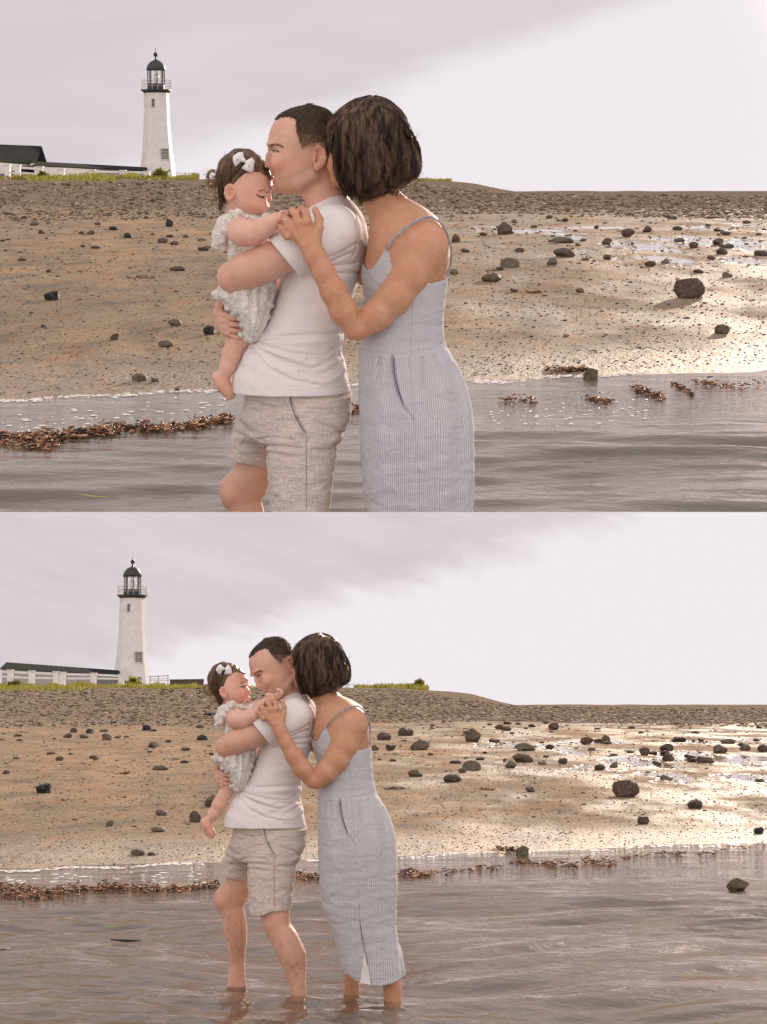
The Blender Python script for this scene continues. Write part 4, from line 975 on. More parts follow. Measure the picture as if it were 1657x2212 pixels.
# ---------------- man
def man_head_rows():
    return [(118, 594, 618, 0, 14), (122, 568, 645, 0, 40), (130, 535, 672, 0, 60), (146, 490, 700, 0, 92), (168, 455, 722, 0, 116), (200, 424, 740, 0, 134), (240, 402, 750, 0, 144), (280, 390, 754, 0, 148),
            (318, 387, 752, 0, 148), (345, 396, 748, 0, 144), (375, 402, 740, 0, 140), (405, 404, 728, 0, 134), (435, 405, 715, 0, 128), (465, 404, 700, 0, 122), (495, 410, 680, 0, 114),
            (520, 413, 655, 0, 104), (545, 416, 632, 0, 92), (565, 428, 606, 0, 76), (580, 452, 570, 0, 50)]
def man_body(W, T, armshift=(0, 0)):
    F = Field((60, 100, -440), (940, 3130, 520))
    F.T = T
    F.loft(man_head_rows(), 2.15, 0, cap=6)
    F.ell((402, 322, -48), (20, 13, 42), 0, 24); F.ell((402, 322, 48), (20, 13, 42), 0, 24)          # brow ridge
    for s_ in (-1, 1):
        F.ell((402, 362, s_ * 78), (26, 17, 36), 0, 26, 's'); F.ell((424, 368, s_ * 70), (24, 14, 27), 0, 14)   # socket and lids
        F.ell((440, 420, s_ * 82), (40, 34, 34), -20, 40)                                             # cheek
        F.ell((398, 436, s_ * 17), (15, 12, 13), 0, 10)                                               # nostril wing
        F.ell((392, 447, s_ * 12), (9, 5, 6), 0, 5, 's')
    F.chain([(402, 348, 0, 13), (392, 385, 0, 14), (387, 420, 0, 17)], 18); F.ell((384, 424, 0), (15, 15, 17), 0, 12)
    F.ell((410, 452, 0), (14, 18, 26), 0, 16)
    F.ell((410, 484, 0), (13, 7, 34), 0, 7); F.ell((413, 500, 0), (13, 8, 30), 0, 7)
    F.ell((417, 492, -24), (16, 3, 26), 0, 4, 's'); F.ell((417, 492, 24), (16, 3, 26), 0, 4, 's')
    F.ell((430, 552, 0), (24, 26, 40), 0, 24)
    F.chain([(470, 545, -62, 22), (560, 530, -92, 24), (632, 490, -108, 22)], 34)                    # jaw line
    F.ell((662, 392, -138), (34, 62, 20), 8, 8, yaw=-18); F.ell((652, 388, -156), (19, 40, 22), 8, 5, 's', yaw=-18); F.ell((648, 445, -138), (17, 20, 13), 0, 8)
    F.chain([(636, 352, -148, 6), (660, 336, -156, 7), (688, 356, -158, 7), (694, 395, -156, 7), (680, 430, -150, 7)], 5)
    F.chain([(662, 372, -150, 5), (670, 398, -150, 5), (656, 424, -148, 5)], 4); F.ell((636, 402, -144), (9, 15, 9), 0, 5)
    F.T = None
    F.chain([tuple(T.fwd([[640, 460, 0]])[0]) + (98,) if T else (650, 455, 0, 98), (680, 580, 0, 97), (722, 690, 0, 130)], 44)
    # torso under the shirt, so that arms and legs are one body
    F.loft([(640, 640, 840, 0, 120), (720, 590, 880, 0, 230), (900, 540, 880, 0, 240), (1200, 455, 750, 0, 205), (1450, 400, 705, 0, 200), (1640, 420, 770, 20, 220), (1760, 400, 780, 30, 230)], 2.3, 30)
    # near arm: shoulder, upper arm laid forward, forearm going round behind the child
    F.chain([(720, 780, -215, 104), (560, 862, -262, 92), (400, 925, -262, 92), (290, 968, -250, 88), (214, 998, -225, 74)], 40)
    F.ell((190, 1000, -215), (58, 62, 52), 0, 24)
    F.chain([(216, 1016, -210, 76), (262, 1028, -120, 74), (330, 1010, 30, 66), (420, 960, 150, 50)], 30)
    # far arm, hand closed under the child
    F.chain([(720, 790, 215, 100), (560, 980, 300, 84), (400, 1160, 280, 70), (230, 1215, 130, 50), (160, 1225, -20, 46)], 34)
    F.ell((142, 1240, -60), (42, 84, 42), -14, 26); F.ell((164, 1268, -92), (38, 62, 26), -10, 22)
    F.chain([(122, 1205, -70, 30), (130, 1160, -84, 22), (150, 1138, -100, 19), (196, 1131, -110, 16)], 8)   # thumb
    for (x0, y0, x1, y1, x2, y2, r_) in ((150, 1206, 204, 1222, 268, 1240, 20), (152, 1238, 214, 1256, 280, 1268, 20), (160, 1272, 216, 1290, 276, 1300, 19), (172, 1302, 224, 1322, 268, 1332, 17)):
        F.chain([(x0, y0, -98, r_ + 1), (x1, y1, -128, r_ - 1), (x2, y2, -116, r_ - 4)], 4, k0=12); F.ell((x0 + 8, y0 + 2, -116), (17, 15, 13), 0, 8)
    for y in (1236, 1270, 1304): F.stroke([(186, y + 2), (256, y + 11)], 5, 7, -200, -40)
    # legs
    near = [(1700, 440, 770, -90, 150), (1900, 420, 740, -140, 130), (2150, 440, 712, -170, 118), (2275, 478, 700, -178, 108), (2341, 492, 706, -180, 106), (2400, 512, 752, -182, 104), (2451, 545, 778, -184, 108),
            (2561, 600, 828, -188, 106), (2610, 622, 829, -190, 98), (2671, 648, 828, -192, 84), (2781, 687, 826, -196, 66), (2858, 709, 830, -198, 58), (2930, 715, 842, -200, 58), (3010, 712, 850, -200, 56)]
    F.loft(near, 2.05, 60, cap=30)
    far = [(1700, 330, 640, 150, 140), (1900, 250, 560, 220, 120), (2080, 160, 400, 270, 110), (2150, 92, 366, 280, 108), (2200, 84, 350, 285, 104), (2260, 92, 318, 288, 98), (2341, 142, 336, 290, 98), (2440, 160, 346, 292, 100),
           (2540, 184, 344, 296, 88), (2640, 204, 332, 298, 70), (2721, 208, 330, 300, 58), (2830, 196, 336, 300, 56), (2960, 180, 350, 300, 54)]
    F.loft(far, 2.05, 60, cap=30)
    F.ell((572, 2330, -215), (50, 56, 50), 0, 40); F.ell((158, 2215, 230), (40, 46, 50), 0, 40)       # kneecaps
    F.ell((700, 2500, -240), (60, 120, 34), -14, 50)
    for (x, y, z) in ((775, 3030, -200), (262, 2985, 300)):                                            # feet
        F.chain([(x + 20, y, z, 52), (x - 90, y + 12, z, 44), (x - 190, y + 40, z, 30)], 30)
        for j, (dx, rr) in enumerate(((-248, 19), (-244, 14), (-236, 13), (-226, 12), (-214, 12))): F.chain([(x - 180, y + 44, z - 34 + 17 * j, rr), (x + dx, y + 52, z - 38 + 19 * j, rr)], 5)
    return F
def man_tint(T):
    red = (0.66, 0.25, 0.17); stub = (0.27, 0.15, 0.10)
    items = [((405, 492, 0), (12, 12, 40), (0.55, 0.20, 0.17), .8), ((384, 425, 0), (26, 30, 30), red, .35), ((455, 430, -90), (60, 50, 60), red, .4), ((662, 392, -150), (45, 70, 30), red, .55),
             ((480, 530, -60), (75, 45, 90), stub, .6), ((580, 520, -110), (75, 50, 70), stub, .55), ((640, 470, -110), (40, 60, 70), stub, .35), ((425, 468, -20), (24, 14, 50), stub, .45), ((440, 552, -20), (40, 26, 70), stub, .6),
             ((560, 400, -140), (16, 40, 40), stub, .0), ((600, 330, -130), (70, 40, 60), (0.34, 0.20, 0.13), .55)]
    def f(V):
        C = blobs(V, SKIN_M, items, T)
        C = blobs_mul(C, V, [((190, 1010, -220), (70, 70, 80), (0.66, 0.30, 0.22), .5), ((575, 2330, -230), (80, 80, 80), (0.60, 0.27, 0.19), .45), ((150, 2205, 220), (80, 80, 80), (0.60, 0.27, 0.19), .45), ((260, 2560, 240), (80, 160, 120), (0.33, 0.19, 0.13), .35), ((720, 2640, -260), (70, 160, 90), (0.40, 0.22, 0.15), .25)])
        w = np.clip((V[:, 1] - 2868) / 14, 0, 1)[:, None] * 0.72          # skin colour darkened below the waterline
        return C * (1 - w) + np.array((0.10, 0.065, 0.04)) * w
    return f
def blobs_mul(C, V, items):
    for (c, r, col, a) in items:
        w = a * np.exp(-(((V - np.array(c, float)) / np.array(r)) ** 2).sum(1)); C = C * (1 - w[:, None]) + np.array(col) * w[:, None]
    return C
def poly_sdf(P):
    P = np.array(P, float)
    def fn(X, Y):
        d = 1e9; sgn = np.ones(np.broadcast(X, Y).shape)
        n = len(P)
        for i in range(n):
            a, b = P[i], P[(i + 1) % n]; e = b - a; wx, wy = X - a[0], Y - a[1]; t = np.clip((wx * e[0] + wy * e[1]) / (e @ e), 0, 1)
            d = np.minimum(d, (wx - t * e[0]) ** 2 + (wy - t * e[1]) ** 2)
            c1, c2, c3 = Y >= a[1], Y < b[1], e[0] * wy > e[1] * wx
            sgn = np.where((c1 & c2 & c3) | (~c1 & ~c2 & ~c3), -sgn, sgn)
        return sgn * np.sqrt(d)
    return fn
def man_hair(T):
    F = Field((330, 90, -200), (830, 520, 200), 4.0); F.T = T
    F.loft(man_head_rows(), 2.15, 0, cap=6, grow=6)
    pf = poly_sdf([(436, 196), (470, 182), (528, 186), (543, 205), (541, 240), (556, 300), (566, 340), (578, 352), (600, 340), (634, 328), (668, 318), (700, 335), (712, 400), (702, 470), (790, 500), (840, 60), (380, 60), (400, 185)])
    def fn(X, Y, Z): return -(pf(X + 0 * Y, Y + 0 * X) + 9 * vnoise(X / 6.0, Y / 6.0, Z / 6.0))
    F.T = T
    lo, hi = (340, 90, -200), (840, 520, 200)
    F.apply(fn, lo, hi, 6, 's', pad=40)
    F.apply(lambda X, Y, Z: 7.5 * sstep(250, 370, Y + 0.15 * (X - 600)) * (1 + 1.2 * vnoise(X / 5.0, Y / 5.0, Z / 5.0)) + 3 * sstep(560, 540, X) * 0, lo, hi, 0, 'd', pad=0)
    return F
def hair_fuzz(F, V, n, L, rad, seed, tilt):
    r = np.random.default_rng(seed); idx = r.integers(0, len(V), n); P = V[idx]; c = V.mean(0); K = 4
    nrm = P - c; nrm /= np.linalg.norm(nrm, axis=1, keepdims=True); d = nrm * 0.6 + np.array(tilt) + r.normal(0, 0.25, (n, 3)); d /= np.linalg.norm(d, axis=1, keepdims=True)
    tt = np.linspace(-0.3, 1, K)[None, :, None] * L * r.uniform(.6, 1.2, (n, 1, 1)); g = np.array([0, 1.0, 0]) * (tt ** 2) / L * 0.25
    return P[:, None, :] + d[:, None, :] * tt + g, np.tile(np.linspace(1, .3, K) * rad, (n, 1))
def shirt():
    F = Field((150, 540, -460), (960, 1640, 420))
    rr = random.Random(4)
    def fold(X, Y, Z):
        a = 5.0 * np.sin((Y - 0.32 * X) / 21.0 + 2.0 * vnoise(X / 90, Y / 90, Z / 90)) * np.exp(-((Y - 1400 - 0.15 * (X - 500)) / 130.0) ** 2) * (0.4 + vnoise(X / 120, Y / 60, 3.3) + .5)
        return a + 5 * vnoise(X / 60, Y / 34, Z / 60) + 3.0 * vnoise(X / 26, Y / 22, Z / 30)
    F.loft([(572, 715, 772, 0, 62), (596, 664, 800, 0, 108), (620, 628, 832, 0, 150), (650, 596, 858, 0, 195), (690, 560, 884, 0, 245), (740, 530, 902, 0, 272), (800, 510, 912, 0, 280), (860, 498, 914, 0, 280), (950, 470, 893, 0, 275), (1050, 445, 855, 0, 268),
            (1150, 415, 820, 0, 262), (1230, 375, 795, 0, 258), (1300, 320, 780, 0, 258), (1370, 268, 776, 0, 260), (1420, 244, 772, 0, 262), (1470, 222, 786, 0, 266), (1530, 190, 800, 0, 272), (1575, 186, 808, 0, 276), (1625, 186, 814, 0, 278)], 2.35, 0, cap=0, fold=fold)
    G = F; F = Field((150, 540, -460), (960, 1640, 420))
    F.chain([(735, 770, -215, 140), (640, 822, -255, 132), (540, 868, -272, 124), (430, 918, -272, 117)], 46)
    F.chain([(735, 770, 215, 140), (600, 900, 280, 118), (540, 990, 292, 108)], 46)
    #HEM
    pf = poly_sdf([(100, 1520), (190, 1530), (300, 1555), (380, 1578), (470, 1588), (570, 1590), (660, 1606), (742, 1612), (815, 1596), (1000, 1590), (1000, 1800), (100, 1800)])
    F.apply(lambda X, Y, Z: pf(X + 0 * Y + 0 * Z, Y + 0 * X + 0 * Z), (100, 1500, -460), (1000, 1700, 420), 3, 's', pad=10)
    F.clip_plane((480, 902, -270), (-.77, .64, -.05), (300, 740, -460), (620, 1060, -150), 3)
    F.clip_plane((560, 965, 285), (-.6, .8, 0), (380, 880, 160), (690, 1120, 420), 3)
    F.chain([(300, 975, -250, 106), (500, 892, -266, 106)], 0, 's'); F.ell((505, 890, -266), (30, 106, 106), -25, 0, 's')
    kk = 40.0; hh = np.maximum(kk - np.abs(G.a - F.a), 0) / kk; G.a = np.minimum(G.a, F.a) - hh * hh * kk / 4; F = G
    F.chain([(640, 480, 0, 104), (682, 600, 0, 104)], 4, 's'); F.ell((668, 600, 0), (98, 60, 118), -32, 6, 's')
    # folds under the arm and across the belly
    for p in ([(585, 1010), (700, 930), (820, 880)], [(600, 985), (720, 950), (850, 935)], [(640, 1010), (760, 985), (860, 985)], [(700, 905), (790, 870), (850, 830)]): F.stroke(p, 9, 8, -460, -60)
    for p in ([(300, 1350), (420, 1318), (600, 1304), (780, 1300)], [(330, 1372), (450, 1430), (620, 1480), (770, 1420)], [(300, 1380), (380, 1470), (520, 1540), (640, 1560)], [(350, 1356), (520, 1400), (690, 1415), (775, 1352)], [(560, 1500), (680, 1510), (770, 1455)], [(600, 1430), (700, 1440), (780, 1395)]): F.stroke(p, 11, 11, -460, -40)
    for p in ([(320, 1362), (430, 1400), (560, 1440)], [(340, 1335), (520, 1345), (700, 1335)], [(620, 1545), (720, 1548), (790, 1500)]): F.stroke(p, 14, -9, -460, -40)
    F.stroke([(770, 600), (845, 680), (862, 780), (850, 870), (830, 900)], 5, 5, -460, -60)            # armhole seam
    F.stroke([(500, 1570), (560, 1572), (660, 1588), (742, 1594), (805, 1578)], 3, 3, -460, 0)
    return F
def shorts():
    F = Field((90, 1500, -460), (880, 2320, 460))
    def fold(X, Y, Z): return 6 * np.sin((Y + 0.25 * X) / 17.0 + 3.0 * vnoise(X / 70, Y / 50, Z / 80)) * np.exp(-((Y - 1830) / 170.0) ** 2) * (vnoise(X / 80, Y / 50, Z / 90) + .6) + 7 * vnoise(X / 55, Y / 30, Z / 60) + 4 * vnoise(X / 22, Y / 18, Z / 25)
    F.loft([(1530, 290, 800, 10, 250), (1600, 272, 815, 15, 258), (1680, 250, 822, 25, 266), (1760, 235, 812, 35, 268), (1830, 240, 790, 40, 262), (1890, 270, 755, 40, 250)], 2.4, 0, cap=30, fold=fold)
    F.loft([(1640, 380, 822, -70, 190), (1760, 390, 818, -100, 185), (1840, 380, 785, -120, 180), (1900, 372, 752, -130, 172), (1980, 372, 742, -140, 166), (2060, 378, 730, -150, 160), (2150, 384, 718, -156, 156), (2220, 387, 712, -160, 154), (2290, 388, 706, -162, 154)], 2.3, 30, cap=0, fold=fold)
    F.loft([(1640, 250, 600, 130, 170), (1760, 212, 570, 170, 170), (1850, 172, 500, 205, 162), (1920, 150, 420, 232, 156), (1990, 136, 385, 248, 152), (2060, 128, 368, 256, 150), (2130, 124, 366, 260, 150)], 2.3, 30, cap=0, fold=fold)
    pf = poly_sdf([(360, 2272), (470, 2274), (520, 2262), (562, 2243), (640, 2237), (900, 2234), (900, 2500), (360, 2500)])
    F.apply(lambda X, Y, Z: pf(X + 0 * Y + 0 * Z, Y + 0 * X + 0 * Z), (340, 2220, -460), (900, 2320, 80), 2, 's', pad=10)
    pf2 = poly_sdf([(60, 2008), (134, 2010), (250, 2030), (330, 2050), (365, 2078), (372, 2075), (372, 2400), (60, 2400)])
    F.apply(lambda X, Y, Z: pf2(X + 0 * Y + 0 * Z, Y + 0 * X + 0 * Z), (80, 1990, 60), (376, 2320, 460), 2, 's', pad=0)
    F.loft([(2170, 410, 694, -160, 132), (2320, 420, 690, -162, 132)], 2.2, 0, 's', cap=0)
    F.loft([(1960, 166, 350, 256, 128), (2160, 150, 346, 262, 126)], 2.2, 0, 's', cap=0)
    F.stroke([(500, 1590), (512, 1660), (540, 1730), (590, 1818)], 5, 9, -460, 0); F.stroke([(490, 1590), (502, 1660), (530, 1735), (578, 1820)], 8, -6, -460, 0)
    F.stroke([(590, 1818), (592, 1950), (590, 2120), (586, 2240)], 4, 4, -460, 0)
    F.stroke([(742, 1632), (818, 1602)], 4, 5, -460, 0); F.stroke([(742, 1612), (742, 1632)], 3, 4, -460, 0)
    for p in ([(340, 1860), (400, 1840), (520, 1850)], [(330, 1890), (240, 1870), (180, 1860)], [(345, 1900), (430, 1885), (560, 1895)], [(300, 1830), (220, 1800)], [(360, 1935), (420, 1925), (540, 1940)], [(320, 1925), (230, 1915)], [(640, 1760), (730, 1790), (790, 1840)], [(620, 1900), (700, 1910), (745, 1890)], [(320, 1660), (400, 1690), (480, 1680)]): F.stroke(p, 10, 9, -460, 460)
    return F
def eye_ball(F, parent, W, c, r, iris, T, name='eye', gaze=(-0.86, 0.10, -0.5), lashes=True):
    c = (T.fwd([c])[0] if T else np.array(c, float)); g = np.array(gaze, float)
    if T is not None: g = T.M @ g
    g /= np.linalg.norm(g)
    def sph(cc, rr):
        bm = bmesh.new(); bmesh.ops.create_uvsphere(bm, u_segments=16, v_segments=10, radius=rr); v = np.array([v.co for v in bm.verts]) + cc; f = [[w.index for w in ff.verts] for ff in bm.faces]; bm.free(); return v, f
    v, f = sph(c, r); me = bpy.data.meshes.new(name); me.from_pydata([tuple(p) for p in to_m(v)], [], f); me.polygons.foreach_set('use_smooth', np.full(len(me.polygons), True)); me.materials.append(mat('eye_white', plain((.62, .58, .56), .25), W.S)); e = obj(name, me, parent)
    v, f = sph(c + g * r * .42, r * .68); me = bpy.data.meshes.new('iris'); me.from_pydata([tuple(p) for p in to_m(v)], [], f); me.polygons.foreach_set('use_smooth', np.full(len(me.polygons), True)); me.materials.append(mat('iris', plain((.035, .03, .028), .12), W.S)); obj('iris', me, e)
def flat_eye(F, L, W, T):
    old = F.T; F.T = T; S = W.S
    def sph(c, r3, name, m, parent):
        bm = bmesh.new(); bmesh.ops.create_uvsphere(bm, u_segments=14, v_segments=8, radius=1.0); a = R(28 if T is not None else 6)
        v = np.array([q.co for q in bm.verts]) * np.array(r3); v = np.stack([v[:, 0] * math.cos(a) + v[:, 1] * math.sin(a), -v[:, 0] * math.sin(a) + v[:, 1] * math.cos(a), v[:, 2]], 1) if T is not None else v
        f = [[w.index for w in ff.verts] for ff in bm.faces]; bm.free(); me = bpy.data.meshes.new(name); me.from_pydata([tuple(p) for p in to_m(v + c)], [], f)
        me.polygons.foreach_set('use_smooth', np.full(len(me.polygons), True)); me.materials.append(m); return obj(name, me, parent)
    p = F.surf_z(428, 362); e = sph(p + np.array([0, 0, 3]), (15, 6.5 if T is None else 4.5, 7), 'eye', mat('eye_white', plain((.52, .47, .45), .3), S), L)
    p2 = F.surf_z(423, 361); sph(p2 + np.array([0, 0, 1]), (7, 7, 7) if T is None else (10, 5.5, 7), 'iris', mat('iris', plain((.035, .028, .024), .15), S), e); F.T = old
def hairs_on(F, T, pts, n, L, rad, jitter, dirn, seed, zoff=-2):
    """short hairs along an (x, y) polyline laid on the near face surface"""
    r = np.random.default_rng(seed); P = []; pts = np.array(pts, float); seg = np.linspace(0, len(pts) - 1.001, n)
    old = F.T; F.T = T
    for q in seg:
        i = int(q); b = pts[i] + (pts[i + 1] - pts[i]) * (q - i) + r.normal(0, jitter, 2)
        try: p = F.surf_z(b[0], b[1])
        except Exception: continue
        d = np.array([dirn[0], dirn[1], 0.0]) + r.normal(0, .15, 3); d = (T.M @ d if T is not None else d)
        P.append([p + np.array([0, 0, zoff]) + d * L * k for k in (-.5, 0, .5, 1)])
    F.T = old; P = np.array(P); return P, np.tile(np.array([.6, 1, .8, .3]) * rad, (len(P), 1))

def build_man(W, T, label, shared):
    loc = fig_loc(W); L = thing('person', label, 'man', W, loc)
    F = man_body(W, T); V, q = F.extract()
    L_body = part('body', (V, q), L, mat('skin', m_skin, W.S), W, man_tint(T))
    for key, fn, mm in (('shirt', shirt, m_cotton), ('shorts', shorts, m_linen)):
        if key not in shared: Vg, qg = fn().extract(); shared[key] = (to_m(Vg), qg)
        if key == 'shorts' and 'pocket' not in shared:
            Fs = shorts(); C = lambda pts: np.array([Fs.surf_z(x, y) + np.array([0, 0, -1]) for x, y in pts])
            ln = [(500, 1600), (504, 1640), (514, 1680), (530, 1720), (550, 1760), (572, 1795), (590, 1818)]
            shared['pocket'] = C(ln); shared['seam'] = C([(590, 1830 + 20 * i) for i in range(20)]); shared['fly'] = C([(340 - i * 1, 1600 + 20 * i) for i in range(13)])
        obj(key, mesh_np(key, shared[key][0], shared[key][1], mat(key, mm, W.S)), L)
    for nm, key, rad_ in (('pocket_edge', 'pocket', 3.0), ('side_seam', 'seam', 1.4)):
        A = shared[key]; strands(A[None], np.full((1, len(A)), rad_), W, nm, L, mat('shorts_seam', plain((.16, .12, .10), .9), W.S), 6)
    H = man_hair(T); hv, hq = H.extract(); hm = mat('short_hair', m_hair((0.050, 0.034, 0.024), (0.15, 0.095, 0.058)), W.S)
    h = part('hair', (hv, hq), L, mat('fading_hair', m_fade, W.S), W, lambda V: blobs(V, (0.045, 0.030, 0.020), [((590, 340, -130), (90, 62, 120), (0.34, 0.19, 0.12), .85), ((690, 350, -120), (60, 75, 110), (0.24, 0.14, 0.085), .75), ((700, 440, -90), (70, 70, 140), (0.30, 0.17, 0.11), .8)], T))
    up = hv[(hv[:, 2] < 60) & (hv[:, 1] < (270 if T is None else 300))]; P, rd = hair_fuzz(H, up, 5200, 9, 1.1, 5, (0.7, 0.35, 0)); strands(P, rd, W, 'hair_tips', h, hm)
    ll = T.inv(hv[:, 0], hv[:, 1], hv[:, 2]) if T else (hv[:, 0], hv[:, 1], hv[:, 2])
    low = hv[(ll[1] > 235) & (hv[:, 2] < 20)]; P, rd = hair_fuzz(H, low, 2600, 13, .7, 6, (0.35, 1.1, 0)); P[:, :, 2] -= 1.5
    strands(P, rd, W, 'side_hair', h, mat('side_hair', m_hair((0.16, 0.09, 0.055), (0.28, 0.16, 0.10)), W.S))
    rim = hv[(ll[0] < 575) & (ll[1] > 150) & (hv[:, 2] < 40)]; P, rd = hair_fuzz(H, rim, 900, 10, .8, 7, (-0.5, 0.4, 0))
    strands(P, rd, W, 'front_hair', h, hm)
    flat_eye(F, L, W, T)
    bm_ = mat('brow_hair', m_hair((0.07, 0.04, 0.022), (0.12, 0.07, 0.04)), W.S)
    P, rd = hairs_on(F, T, [(402, 334), (425, 326), (450, 328), (474, 338)], 60, 11, .8, 3.0, (.9, -.15), 3); strands(P, rd, W, 'eyebrow', L, bm_)
    P, rd = hairs_on(F, T, [(411, 356), (422, 353), (436, 356), (447, 363)], 70, 7, 2.0, 0.7, (.9, .2), 4, -4); strands(P, rd, W, 'eyelashes', L, bm_)
    # shin hair
    if W is LOW:
        r = np.random.default_rng(9); F.T = None
        for (x0, x1, y0, y1, n) in ((150, 340, 2300, 2700, 240), (560, 760, 2400, 2840, 240)):
            pts = []
            for _ in range(n):
                y = r.uniform(y0, y1); x = r.uniform(x0, x1) + ((y - y0) * .45 if x0 == 600 else (y - y0) * .12); p = F.surf_z(x, y)
                if p[2] > 380 or p[2] < -400: continue
                d = np.array([r.normal(.1, .35), 1, 0]); pts.append([p + (-3) * np.array([0, 0, 1]) * (k > 0) + d * 9 * k for k in (0, 1, 2)])
            P = np.array(pts); strands(P, np.tile(np.array([.6, .55, .25]), (len(P), 1)), W, 'leg_hair', L, bm_)
    return L, F
def fig_loc(W):
    X = 414.7 + .4217 * U0 if W is UP else 429.9 + .28436 * U0
    d = 6.82 if W is UP else 9.98
    Yp = (172.8 + .4217 * 1500) if W is UP else (1330.4 + .3128 * (1462 + (1500 - 1600) / 1.1))
    p = at(X, Yp, W, d); p.z -= (V0 - 1500) * FS - (0.015 if W is UP else 0.019)
    return p

# ---------------- woman
def w_warp(V):
    V = V.copy(); y = V[:, 1]; V[:, 0] += np.interp(y, [300, 650, 900, 1150, 1330, 1600, 3000], [-12, -20, -30, 18, 44, 50, 50]) * np.clip((V[:, 0] - 640) / 160, 0, 1)
    k = np.clip((700 - y) / 100, 0, 1) * np.clip((V[:, 0] - 640) / 60, 0, 1)
    V[:, 0] = V[:, 0] * (1 - k) + (930 + (V[:, 0] - 930) * 0.94 + 2) * k; V[:, 1] = y * (1 - k) + (620 + (y - 620) * 0.925 + 14) * k
    return V
HZ = -150
def w_hair_rows():
    return [(84, 926, 944, HZ, 8), (90, 892, 972, HZ, 40), (101, 850, 1008, HZ, 84), (120, 812, 1045, HZ, 118), (154, 765, 1082, HZ, 150), (195, 716, 1110, HZ, 172), (240, 694, 1130, HZ, 186), (300, 702, 1150, HZ, 194), (360, 716, 1168, HZ, 200), (420, 730, 1186, HZ, 202),
            (470, 745, 1184, HZ, 200), (520, 764, 1140, HZ, 192), (560, 782, 1090, HZ, 180), (595, 805, 1010, HZ, 160), (615, 832, 940, HZ, 130)]
def woman_body():
    F = Field((440, 60, -760), (1640, 3160, 260))
    # head (mostly under hair), face turned into his back
    F.ell((900, 320, HZ), (165, 205, 135), -14, 0); F.ell((820, 430, HZ), (105, 120, 100), -10, 50); F.ell((770, 500, HZ), (45, 40, 50), 0, 40); F.chain([(738, 380, HZ, 18), (722, 440, HZ, 20)], 24); F.ell((758, 480, HZ), (26, 10, 34), 0, 8)
    F.chain([(935, 520, HZ - 5, 95), (1005, 640, HZ - 20, 92), (1060, 740, HZ - 30, 120)], 50)
    # shoulders, back and chest
    F.loft([(600, 985, 1115, -170, 90), (640, 958, 1195, -180, 130), (690, 940, 1262, -190, 180), (750, 925, 1308, -200, 225), (820, 912, 1335, -205, 240), (900, 900, 1340, -205, 235), (980, 892, 1328, -205, 225), (1100, 915, 1280, -205, 200), (1300, 925, 1250, -215, 180), (1450, 930, 1280, -230, 190), (1700, 940, 1380, -250, 200)], 2.3, 40)
    F.ell((1195, 830, -345), (132, 130, 105), 20, 40)
    # near arm
    F.chain([(1195, 850, -355, 106), (1130, 985, -400, 92), (1050, 1098, -430, 84), (958, 1190, -448, 74), (876, 1252, -452, 62)], 34)
    F.ell((850, 1262, -450), (46, 46, 46), 20, 20)
    F.chain([(844, 1244, -450, 64), (790, 1166, -470, 69), (740, 1068, -480, 64), (690, 970, -480, 55), (648, 890, -470, 53), (625, 850, -462, 52)], 26)
    # hand over his shoulder
    F.loft([(700, 520, 618, -432, 30), (740, 500, 640, -440, 32), (780, 506, 664, -448, 34), (820, 545, 668, -452, 36), (860, 576, 672, -458, 38)], 2.4, 18)
    F.chain([(640, 820, -455, 38), (664, 750, -450, 26), (668, 705, -446, 21), (650, 664, -438, 16), (646, 655, -436, 14)], 8, k0=20)
    for pts in ([(604, 716, -446, 27), (596, 676, -438, 24), (578, 656, -412, 21), (562, 664, -368, 18)], [(560, 722, -446, 26), (550, 684, -440, 24), (532, 666, -412, 21), (520, 680, -370, 18)],
                [(520, 750, -440, 24), (503, 712, -432, 22), (490, 700, -404, 20), (484, 716, -372, 17)], [(506, 790, -434, 22), (482, 756, -424, 19), (474, 742, -398, 17), (478, 756, -368, 15)]):
        F.chain(pts, 5, k0=16)
    for (x, y) in ((604, 716), (560, 722), (522, 752), (506, 790)): F.ell((x, y, -466), (16, 18, 12), 0, 14)
    for p in ([(582, 700), (566, 650)], [(538, 716), (514, 672)]): F.stroke(p, 4, 6, -520, -380)
    for p in ([(600, 730), (612, 830)], [(566, 740), (598, 830)], [(530, 764), (584, 836)]): F.stroke(p, 9, -3.5, -520, -380)
    F.stroke([(868, 1205), (862, 1120), (880, 1240)], 7, 5, -560, -380)
    # far arm tucked in front
    F.chain([(1040, 820, -60, 90), (930, 960, -60, 70), (900, 1000, -70, 60)], 30)
    # legs and feet
    F.loft([(1650, 1000, 1390, -260, 180), (2000, 1080, 1420, -330, 130), (2400, 1170, 1410, -340, 95), (2700, 1330, 1484, -340, 70), (2800, 1362, 1500, -340, 62), (2900, 1366, 1501, -340, 60), (3010, 1360, 1510, -340, 58)], 2.1, 50, cap=30)
    F.chain([(1445, 3040, -340, 52), (1330, 3055, -340, 44), (1230, 3075, -340, 30)], 30)
    F.loft([(1650, 920, 1250, -100, 160), (2100, 960, 1180, -60, 110), (2500, 1020, 1180, 10, 84), (2800, 1060, 1180, 30, 56), (2960, 1056, 1190, 30, 52)], 2.1, 50, cap=30)
    F.chain([(1110, 2990, 30, 50), (1010, 3005, 30, 42), (930, 3020, 30, 28)], 30)
    for (x, y, z) in ((1230, 3075, -340), (930, 3020, 30)):
        for j in range(5): F.chain([(x, y, z - 30 + 15 * j, 14), (x - 30 + 5 * j, y + 4, z - 34 + 17 * j, 12)], 4)
    return F
